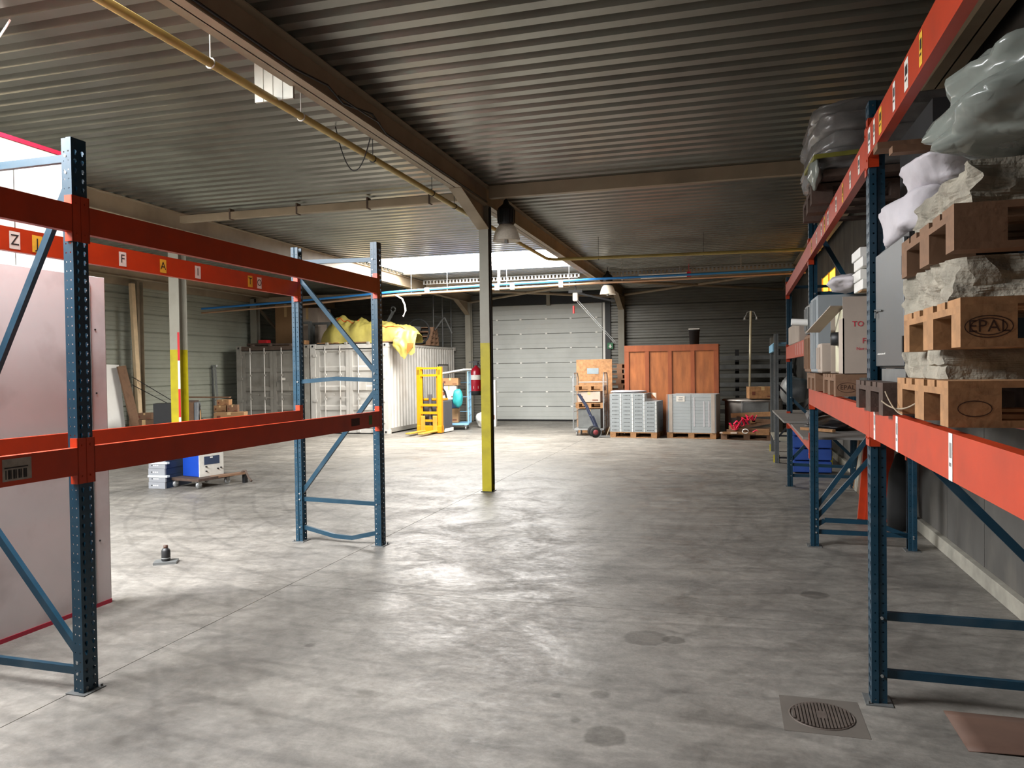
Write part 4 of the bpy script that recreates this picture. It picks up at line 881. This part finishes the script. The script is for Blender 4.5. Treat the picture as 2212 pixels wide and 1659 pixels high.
# things on the containers
cartonbox(-13.85, 21.2, ZT, .75, .8, 1.35, 0, 'left tall brown carton standing on grey container', carton, None, False); cartonbox(-13.08, 21.2, ZT, .75, .8, 1.2, 0, 'right tall brown carton standing on grey container', cartonl, None, False)
for k in range(2):
    t = thing('window_frame_loose', ['front', 'rear'][k] + ' grey empty frame standing on grey container', 'frame', (-12.75+.35*k, 20.4+.5*k, ZT))
    for x in (0, .55): obj('stile', MB().box(x, x+.07, 0, .12, 0, .72), gsteel, t)
    for z in (0, .65): obj('rail', MB().box(.07, .55, 0, .12, z, z+.07), gsteel, t)
for k, (x, y, w, d, h, m) in enumerate(((-13.9, 19.75, .8, .3, .07, woodd), (-13.0, 19.7, .9, .25, .05, rust), (-12.2, 19.7, .3, .25, .12, wood), (-13.6, 19.9, .3, .2, .1, rdm))):
    tag(obj('roof_scrap', MB().box(x, x+w, y, y+d, ZT+(.07 if k == 3 else 0), ZT+h+(.07 if k == 3 else 0)), m, bev=.005), ['dark board at left front edge of grey container roof', 'rusty bar on grey container roof', 'small wood block on grey container roof beside the gap', 'small red tool box on grey container roof'][k], 'scrap')
for k in range(3): tag(obj('scaffold_pole', MB().tube([(-9.54+.13*k, 23.9+.5*k, ZT), (-9.54+.13*k, 23.9+.5*k, 4.3)], .024, 8), gsteel), ['left', 'middle', 'right'][k] + ' grey upright pole standing on white container roof', 'pole', 'poles on the container')
tag(obj('cross_rod', MB().tube([(-9.54, 23.9, 3.62), (-9.28, 24.9, 3.52)], .015, 6), gsteel), 'thin cross rod joining the poles on white container', 'rod')
for k in range(4): tag(obj('step_frame', MB().bar((-9.1, 22.9, ZT+.5), (-8.9, 23.2, 3.5), .04, .04) if k == 0 else MB().bar((-8.9+.02*k, 23.2, 3.5), (-8.7, 23.4, ZT+.4), .04, .04), gsteel), ['left', 'right'][k] + ' leg of the folded trestle on white container', 'trestle') if k < 2 else None
wp = [pallet(woodo, (-9.75, 23.0, ZT + .145*k), R(4*k), ['lowest', 'second', 'third', 'topmost'][k] + ' pallet of the stack at rear of white container roof', 'pallets on the container') for k in range(4)]
tr = thing('cart_frame', 'tilted dark grey cart frame with white bars on white container', 'cart', (-10.2, 21.6, ZT-.33))
obj('handle', MB().bar((-.35, 0, .35), (.25, 0, 1.35), .07, .07), gsteel, tr); obj('hook', MB().tube([(.25+.08*math.cos(R(30*k)), 0, 1.42+.08*math.sin(R(30*k))) for k in range(12)], .025, 6, True), gsteel, tr)
obj('rail', MB().bar((0, 0, .85), (.7, 0, .72), .03, .03), gsteel, tr)
for k in range(3): obj('white_bar', MB().bar((.1+.17*k, -.02, .5), (.1+.17*k, -.02, .80-.04*k), .03, .03), white, tr)
tag(obj('round_hoop', MB().tube([(-9.3+.38*math.cos(R(12*k)), 22.0, ZT+.41+.38*math.sin(R(12*k))) for k in range(30)], .03, 6, True), blackr), 'black hoop standing on white container behind tarpaulin', 'hoop')
tag(obj('grey_board', MB().bar((-10.0, 22.2, ZT+.62), (-9.3, 22.2, ZT+.5), .1, .12).box(-9.9, -9.8, 22.15, 22.25, ZT, ZT+.6), gsteel), 'grey board behind the tarpaulin bundle', 'board')
# ================================================================== STACKER, TROLLEY, EXTINGUISHER
st = thing('pallet_stacker', 'yellow electric pallet stacker parked beside white container', 'stacker', (-8.13, 20.0, 0), R(-2))
ym = mat('machine_yellow', 'd08a04', .4, var=.08, scale=5); dg = mat('machine_grey', '4a494d', .45, var=.1)
for s in (-1, 1):
    m_ = MB(); m_.box(*sorted((s*.26, s*.38)), -.06, .06, .04, 1.88); obj('mast_channel', m_, ym, st, bev=.006)
    obj('inner_channel', MB().box(*sorted((s*.215, s*.262)), -.02, .05, .08, 1.86), ym, st)
    obj('chain', MB().box(*sorted((s*.20, s*.212)), -.0, .02, .3, 1.8), black, st)
    for q in (.30, .345): obj('mast_slot', MB().box(*sorted((s*q-.008, s*q+.008)), -.064, -.06, 1.66, 1.80), black, st)
    fk = MB(); fk.box(*sorted((s*.10, s*.27)), -1.05, -.06, .05, .09); fk.box(*sorted((s*.12, s*.25)), -.10, -.06, .05, .5); obj('fork', fk, mat('fork_worn', 'b8963c', .5, .3), st, bev=.01)
for z, h in ((1.84, .05), (1.64, .06), (.80, .07), (.58, .07), (.36, .06)): obj('crossmember', MB().box(-.26, .26, -.05, .0, z-h/2, z+h/2), ym, st)
obj('base_plate', MB().box(-.38, .38, -.08, .1, .02, .22), ym, st, bev=.01); obj('lift_cylinder', MB().tube([(0, .03, .1), (0, .03, 1.1)], .045, 12), dg, st)
obj('battery_housing', MB().box(-.38, .38, .10, .75, .10, .92), dg, st, bev=.03); obj('yellow_cover', MB().box(-.36, .36, .10, .5, .92, .98), ym, st, bev=.01); obj('skirt', MB().box(-.39, .39, .2, .8, .02, .12), white, st, bev=.01)
obj('tiller', MB().tube([(.12, .72, .3), (.2, .85, .8), (.14, .78, 1.15), (.05, .72, 1.30)], .03, 8), black, st); obj('tiller_head', MB().bc((.03, .70, 1.34), (.2, .10, .16)), dg, st, bev=.02); pass
for s in (-1, 1): obj('wheel', MB().lathe([(0, -.03), (.09, -.03), (.09, .03), (0, .03)], 16, (s*.25, .55, .09), 'X'), blackr, st)
def roll_cage(x, y, rz, label, m, W_=.8, D_=.7, H_=1.7, open_top=False):
    t = thing('roll_cage', label, 'roll cage', (x, y, 0), rz)
    for sx in (-1, 1):
        obj('side_frame', MB().tube([(sx*W_/2, -D_/2, .16), (sx*W_/2, -D_/2, H_-.15), (sx*W_/2, -D_/2+.12, H_), (sx*W_/2, D_/2-.12, H_), (sx*W_/2, D_/2, H_-.15), (sx*W_/2, D_/2, .16)], .016, 8), m, t)
        g = MB()
        for k in range(1, 4): g.tube([(sx*W_/2, -D_/2+k*D_/4, .18), (sx*W_/2, -D_/2+k*D_/4, H_)], .006, 5)
        for k in range(1, 6): g.tube([(sx*W_/2, -D_/2, .18+k*(H_-.3)/6), (sx*W_/2, D_/2, .18+k*(H_-.3)/6)], .008, 5)
        r_ = obj('side_mesh', g, m, t); r_['kind'] = 'stuff'
    obj('base', MB().box(-W_/2, W_/2, -D_/2, D_/2, .15, .19), m, t)
    for k in range(3): obj('cross_rail', MB().tube([(-W_/2, D_/2, .5+.45*k), (W_/2, D_/2, .5+.45*k)], .012, 6), m, t)
    for sx in (-1, 1):
        for sy in (-1, 1): obj('caster', MB().lathe([(0, -.02), (.055, -.02), (.06, 0), (.055, .02), (0, .02)], 14, (sx*(W_/2-.08), sy*(D_/2-.08), .06), 'X').box(sx*(W_/2-.08)-.03, sx*(W_/2-.08)+.03, sy*(D_/2-.08)-.02, sy*(D_/2-.08)+.02, .1, .155), steel, t)
    return t
lbc = mat('cage_light_blue', '7fb4d8', .4, var=.06)
roll_cage(-7.95, 21.6, R(14), 'light blue roll cage loaded with boxes behind yellow stacker', lbc, .85, 1.0, 1.72)
cartonbox(-8.3, 21.35, .2, .5, .5, .42, R(14), 'brown carton at bottom of the light blue roll cage', carton); cartonbox(-8.3, 21.35, .9, .45, .45, .4, R(14), 'white carton in middle of the light blue roll cage', white); cartonbox(-8.3, 21.4, 1.32, .5, .4, .22, R(10), 'flat brown carton near top of light blue roll cage', carton)
cartonbox(-8.32, 21.45, .63, .5, .45, .25, R(16), 'dark blue box in the light blue roll cage', mat('navy_box', '24405e', .5), None, False); tag(obj('white_sheet_roll', MB().bar((-8.3, 21.6, 1.68), (-7.5, 21.5, 1.80), .5, .04), white), 'white board lying across top of light blue roll cage', 'board')
lump('teal_bag', (-7.72, 21.2, .95), (.3, .3, .55), 'teal and white bag hanging in light blue roll cage', 'bag', mat('teal_cloth', '2f9a9c', .5, var=.2), 60, .2, 14, 3, .2)
cartonbox(-7.35, 22.6, .0, .35, .35, 1.45, R(10), 'tall slim white carton beside light blue roll cage', white, None, True); lump('white_bag', (-7.3, 22.2, .25), (.4, .4, .5), 'crumpled white bag on floor beside the slim carton', 'bag', white, 61, .3, 14, 3, .1)
ex = thing('fire_extinguisher', 'red fire extinguisher hanging on the middle steel column', 'extinguisher', (-3.535, 10.5, 1.40))
obj('cylinder', MB().lathe([(0, 0), (.065, .0), (.078, .03), (.078, .34), (.06, .385), (.025, .41), (.02, .43)], 22), mat('extinguisher_red', '9c1024', .3, var=.05), ex); obj('rubber_foot', MB().lathe([(.0, -.005), (.079, -.005), (.080, .05), (.079, .055)], 22), blackr, ex)
obj('valve', MB().box(-.03, .03, -.03, .03, .43, .47).bar((-.11, 0, .475), (.05, 0, .49), .02, .015).bar((-.04, 0, .46), (.09, 0, .50), .02, .012), black, ex); obj('instruction_label', MB().lathe([(.0785, .22), (.0785, .29)], 22), paper, ex); obj('hose', MB().tube([(.04, -.02, .45), (.09, -.04, .40), (.09, -.03, .15)], .011, 6), black, ex); obj('small_print', MB().lathe([(.0787, .09), (.0787, .13)], 7), paper, ex)
# ================================================================== BACK RIGHT GROUP
cr = thing('plywood_crate', 'large reddish plywood crate standing near back wall', 'crate', (-2.66, 20.25, 0), R(-2))
W2, H2, D2 = 2.42, 2.36, 1.2
obj('front_sheet', MB().box(.05, W2-.05, .03, .045, .10, H2-.03), ply, cr); obj('side_sheet', MB().box(W2-.05, W2-.03, .05, D2, .1, H2-.03), ply, cr); obj('side_sheet', MB().box(.03, .05, .05, D2, .1, H2-.03), ply, cr); obj('lid', MB().box(0, W2, 0, D2, H2-.02, H2), ply, cr); obj('back_sheet', MB().box(.05, W2-.05, D2-.02, D2, .1, H2-.03), ply, cr)
for x in (0, .55, 1.14, 1.72, W2-.12): obj('batten', MB().box(x, x+(.12 if x in (0, W2-.12) else .10), 0, .03, .12, H2-.16), plyd, cr)
obj('batten', MB().box(0, W2, -.004, .03, H2-.16, H2), plyd, cr); obj('batten', MB().box(0, W2, -.004, .03, .0, .14), plyd, cr)
bn = thing('black_bin', 'black plastic bin standing on top of the plywood crate', 'bin', (-.86, 20.6, 2.36)); obj('tub', MB().lathe([(0, 0), (.12, 0), (.14, .36), (.15, .36), (.15, .40), (.13, .40)], 18), blackr, bn); obj('lid_rim', MB().box(-.14, .14, -.14, .14, .40, .42), white, bn)
# carton stack on pallet, slightly turned
q1 = pallet(wood, (-2.28, 19.68, 0), R(-7), 'pallet under the block of grey printed cartons')
cm = None; ords = ['bottom', 'second', 'third', 'fourth', 'fifth', 'sixth', 'seventh', 'eighth', 'ninth', 'tenth']; cols_ = ['leftmost column', 'second column', 'third column', 'rightmost column']
for row in range(10):
    for c in range(4):
        if c == 3 and row > 7: continue
        ang = R(-7); lx, ly = -.60+.30*c, -.40; X = -2.28+lx*math.cos(ang)-ly*math.sin(ang); Y = 19.68+lx*math.sin(ang)+ly*math.cos(ang)
        lab = 'grey printed carton, %s row from pallet in the %s' % (ords[row], cols_[c])
        if cm is None:
            cm = thing('printed_carton', lab, 'carton', (X, Y, .1455), ang, 'grey printed cartons on pallet'); obj('body', MB().box(.004, .294, 0, .8, 0, .0965), greyctn, cm, bev=.003)
            pm = MB()
            for k in range(5): pm.box(.06+.035*k, .082+.035*k, -.001, 0, .035, .062)
            obj('print', pm, mat('dark_grey_print', '2c2e30', .7), cm); obj('edge', MB().box(.272, .294, -.0008, 0, .004, .09), white, cm)
        else: dup(cm, lab, (X, Y, .1455+.0975*row), ang)
sw = MB(); sw.box(-.605, .61, -.415, -.405, .12, 1.10); wf = obj('stretch_wrap', MB().grid(lambda u, v: (-.62+1.24*u, -.42-.012*noise.noise(Vector((u*9, v*4, 0))), .15+.97*v-(.12*(u > .78))*v), 40, 20), film, None, (-2.28, 19.68, 0), R(-7)); tag(wf, 'clear stretch film round the grey printed cartons', 'film')
lump('carton_scrap', (-2.5, 19.85, 1.16), (.9, .5, .06), 'crumpled film and cardboard on top of the printed cartons', 'film', foam, 70, .3, 14, 4, .4)
tag(obj('folded_flap', MB().grid(lambda u, v: (-1.90+.16*u, 19.3+.05*math.sin(u*5), 1.14-.14*v*u), 6, 4), cartonl), 'torn cardboard piece at step of the printed cartons', 'cardboard')
q2 = pallet(wood, (-.85, 19.68, 0), R(-7), 'pallet under the twin grey sheet stacks')
gsh = mat('grey_sheets', '9aa0a2', .5, var=.06, scale=3, stretch=(1, 1, 30), bump=.2, bscale=8)
s2 = thing('sheet_stack', 'twin stacks of grey boards with corner protectors wrapped in film', 'stack', (-.85, 19.68, .1455), R(-7))
for x0, x1 in ((-.50, -.005), (.005, .54)):
    for k in range(12): obj('board_layer', MB().box(x0+.002*(k % 2), x1, -.40, .38, .0795*k, .0795*k+.077), gsh, s2)
obj('side_layer', MB().box(-.595, -.51, -.30, .38, 0, .94), mat('blue_grey_board', '6e7c86', .5), s2); obj('corner_protector', MB().box(-.545, -.46, -.415, -.402, 0, .955), cartonl, s2); obj('corner_protector', MB().box(.49, .575, -.415, -.402, 0, .955), cartonl, s2); obj('side_cover', MB().box(.545, .60, -.40, .38, 0, .95), greyctn, s2)
pn = obj('packing_note', MB().box(-.36, -.15, -.408, -.403, .77, .91), paper, s2); obj('note_print', MB().box(-.31, -.20, -.409, -.4081, .80, .83).box(-.30, -.2, -.409, -.4081, .85, .88), gm, pn)
for x in (.06, .30, .42): obj('film_streak', MB().box(x, x+.03, -.406, -.4025, .15, .88-.1*(x > .2)), foam, s2)
obj('film_cover', MB().grid(lambda u, v: (-.61+1.22*u, -.425-.012*noise.noise(Vector((u*9, v*4, 7))), .96*v), 30, 16), film, s2)
# roll cage with plywood, pallets and hand truck in front
roll_cage(-3.55, 20.1, R(0), 'white mesh roll cage between door and plywood crate', steel, .8, .75, 1.65)
tag(obj('plywood_sheet', MB().box(-4.05, -3.06, 20.72, 20.75, .0, 2.02), wood), 'light plywood sheet with grey label behind the mesh roll cage', 'plywood')
obj('label', MB().box(-3.75, -3.43, 20.715, 20.72, 1.62, 1.78), mat('slate_label', '7d8a90', .6), bpy.data.objects['plywood_sheet'])
for k in range(2):
    t = pallet(wood, (-3.55, 20.15, (.72, 1.18)[k]), R(90 if 0 else 3), ['lower', 'upper'][k] + ' light pallet resting in the mesh roll cage'); t.scale = (.62, .8, 1)
cartonbox(-3.85, 19.85, .20, .6, .5, .5, 0, 'dark carton at bottom of the mesh roll cage', gsteel, None, False); cartonbox(-3.85, 19.85, .88, .6, .5, .28, 0, 'yellowish carton on the lower light pallet', cartonl)
for k in range(6): pallet(woodo, (-2.95+.03*(k % 2), 21.8, .146*k*1.0 + .0), R(3*(k % 3)), ['bottom', 'second', 'third', 'fourth', 'fifth', 'sixth'][k] + ' pallet of tall stack behind plywood sheet', 'pallets of the tall stack')
for k in range(7): pallet(woodo, (-2.95-.03*(k % 2), 21.8, .146*(k+6)), R(2*(k % 3)), ['seventh', 'eighth', 'ninth', 'tenth', 'eleventh', 'twelfth', 'topmost'][k] + ' pallet of tall stack behind plywood sheet', 'pallets of the tall stack')
ht = thing('hand_truck', 'dark blue hand truck with red wheel hubs before the roll cage', 'hand truck', (-3.32, 19.42, 0), R(20)); hb = mat('truck_blue', '39415a', .4)
for s in (-1, 1):
    obj('rail', MB().tube([(.08, s*.14, .12), (-.15, s*.14, .62), (-.22, s*.14, .80), (-.42, s*.14, 1.12)], .022, 8), hb, ht)
    wh = obj('wheel', MB().lathe([(.07, -.03), (.125, -.035), (.14, 0), (.125, .035), (.07, .03)], 22, (-.03, s*.20, .14), 'Y'), blackr, ht); obj('hub', MB().lathe([(0, -.032), (.075, -.028), (.08, .0), (.075, .028), (0, .032)], 16, (-.03, s*.20, .14), 'Y'), mat('hub_red', '8c3b40', .5), wh)
    obj('support', MB().bar((.1, s*.12, .1), (-.08, s*.12, .55), .02, .05), hb, ht)
for z, x in ((.3, .0), (.55, -.12)): obj('cross_tube', MB().tube([(x, -.14, z), (x, .14, z)], .016, 8), hb, ht)
obj('toe_plate', MB().box(.08, .38, -.2, .2, .01, .02), steel, ht); obj('prop', MB().tube([(.3, 0, .03), (.38, 0, .25)], .012, 6), cream, ht)
# round steel tank with box, pole, scrap pallet
tk = thing('round_tank', 'round stainless steel tank with flat lid near back wall', 'tank', (.62, 20.75, 0)); ss = mat('stainless', 'a6a09a', .35, .45, var=.1, scale=2, stretch=(1, 1, .2))
obj('shell', MB().lathe([(.72, 0), (.72, .88)], 40), ss, tk); obj('lid', MB().lathe([(0, .95), (.76, .93), (.80, .90), (.78, .88), (.70, .87)], 40), ss, tk); obj('plate', MB().box(-.28, .34, -.745, -.70, .28, .86), gsteel, tk); obj('seam', MB().box(-.31, -.29, -.73, -.68, 0, .88), steel, tk)
cartonbox(.50, 19.95, .955, .66, .45, .30, R(8), 'carton box standing on the lid of round tank', wood); 
pl = thing('lamp_pole', 'tall cream pole with small twin lamps rising behind carton box', 'pole', (.52, 20.7, .96)); obj('pole', MB().tube([(0, 0, 0), (.05, 0, 2.25)], .028, 8), mat('pole_cream', 'd8cfb0', .4), pl)
for s in (-1, 1): obj('lamp_arm', MB().tube([(.05, 0, 2.24), (.05+s*.09, 0, 2.22), (.05+s*.14, 0, 2.08)], .015, 6), steel, pl); obj('lamp_head', MB().lathe([(.0, 2.12), (.02, 2.11), (.04, 2.02), (0, 2.02)], 10, (.05+s*.15, 0, 0)), steel, pl)
q3 = pallet(woodo, (.45, 19.42, 0), R(-6), 'weathered pallet carrying timber scraps and red straps')
scr = [((-.15, 19.0, .17), (.95, 19.02, .17), .09, .05, wood, 'flat pale lath at front of the scrap pallet'), ((-.05, 19.2, .20), (1.0, 19.15, .26), .09, .08, woodo, 'brown squared timber on the scrap pallet'), ((.0, 19.55, .22), (1.0, 19.5, .42), .1, .09, woodo, 'slanting brown timber on the scrap pallet'), ((.05, 19.7, .55), (1.15, 19.65, .60), .08, .11, wood, 'long pale beam across the top of the scrap pallet'), ((.55, 19.5, .45), (1.1, 19.5, .42), .09, .08, woodo, 'grey brown timber below the long pale beam'), ((.62, 18.98, .2), (.92, 18.98, .2), .12, .13, wood, 'short light wood block at right of the scrap pallet'), ((-.2, 19.1, .17), (.2, 18.95, .18), .1, .03, cartonl, 'left piece of torn board on the scrap pallet'), ((.0, 19.3, .28), (.2, 19.3, .29), .1, .1, wood, 'small pale block in middle of the scrap pallet'), ((.5, 19.5, .42), (.62, 19.5, .43), .09, .1, wood, 'pale wood end under red strap'), ((.2, 19.6, .15), (.24, 19.6, .53), .1, .1, woodd, 'dark wood prop under the long pale beam'), ((1.05, 19.6, .15), (1.05, 19.6, .53), .1, .1, woodd, 'right dark wood prop under the long pale beam')]
for a, b, w, h, m, lab in scr: tag(obj('timber_piece', MB().bar(a, b, w, h), m), lab, 'timber')
rs = [(.05+.5*k/30 + .10*math.sin(k*1.1), 19.08+.05*math.cos(k*1.7), .28+.28*k/30+.09*math.sin(k*1.9)) for k in range(31)]
mb = MB()
for a, b in zip(rs, rs[1:]): mb.bar(a, b, .05, .008)
tag(obj('ratchet_strap', mb, mat('strap_pink_red', 'd81f4a', .6)), 'tangled bright red ratchet strap on the scrap pallet', 'strap')
tag(obj('ratchet_strap', MB().tube([(.55, 18.95, .2), (.62, 18.93, .25), (.75, 18.95, .17), (.82, 18.96, .21)], .02, 6), mat('strap_pink_red', 'd81f4a')), 'short end of red strap at front of the scrap pallet', 'strap')
tag(obj('foil_ring', MB().tube([(.38+.07*math.cos(R(30*k)), 18.95, .22+.05*math.sin(R(30*k))) for k in range(12)], .012, 5, True), white), 'white plastic ring beside the red strap', 'ring')
# profiles stored on a cantilever behind
cv = thing('profile_rack', 'dark cantilever rack behind round tank holding long steel profiles', 'rack', (-.1, 24.2, 0))
for x in (.3, 1.5): obj('post', MB().box(x, x+.12, .3, .45, 0, 2.3), black, cv)
for k in range(7):
    z = .35+.27*k
    for x in (.3, 1.5): obj('arm', MB().box(x, x+.1, -.3, .3, z-.05, z), black, cv)
    tag(obj('steel_profile', MB().box(-.3, 1.85, 23.95, 24.2, z+.002, z+.13), gsteel, bev=.005), ['lowest', 'second', 'third', 'fourth', 'fifth', 'sixth', 'topmost'][k] + ' long steel profile on the dark cantilever rack', 'profile', 'profiles on the cantilever rack')
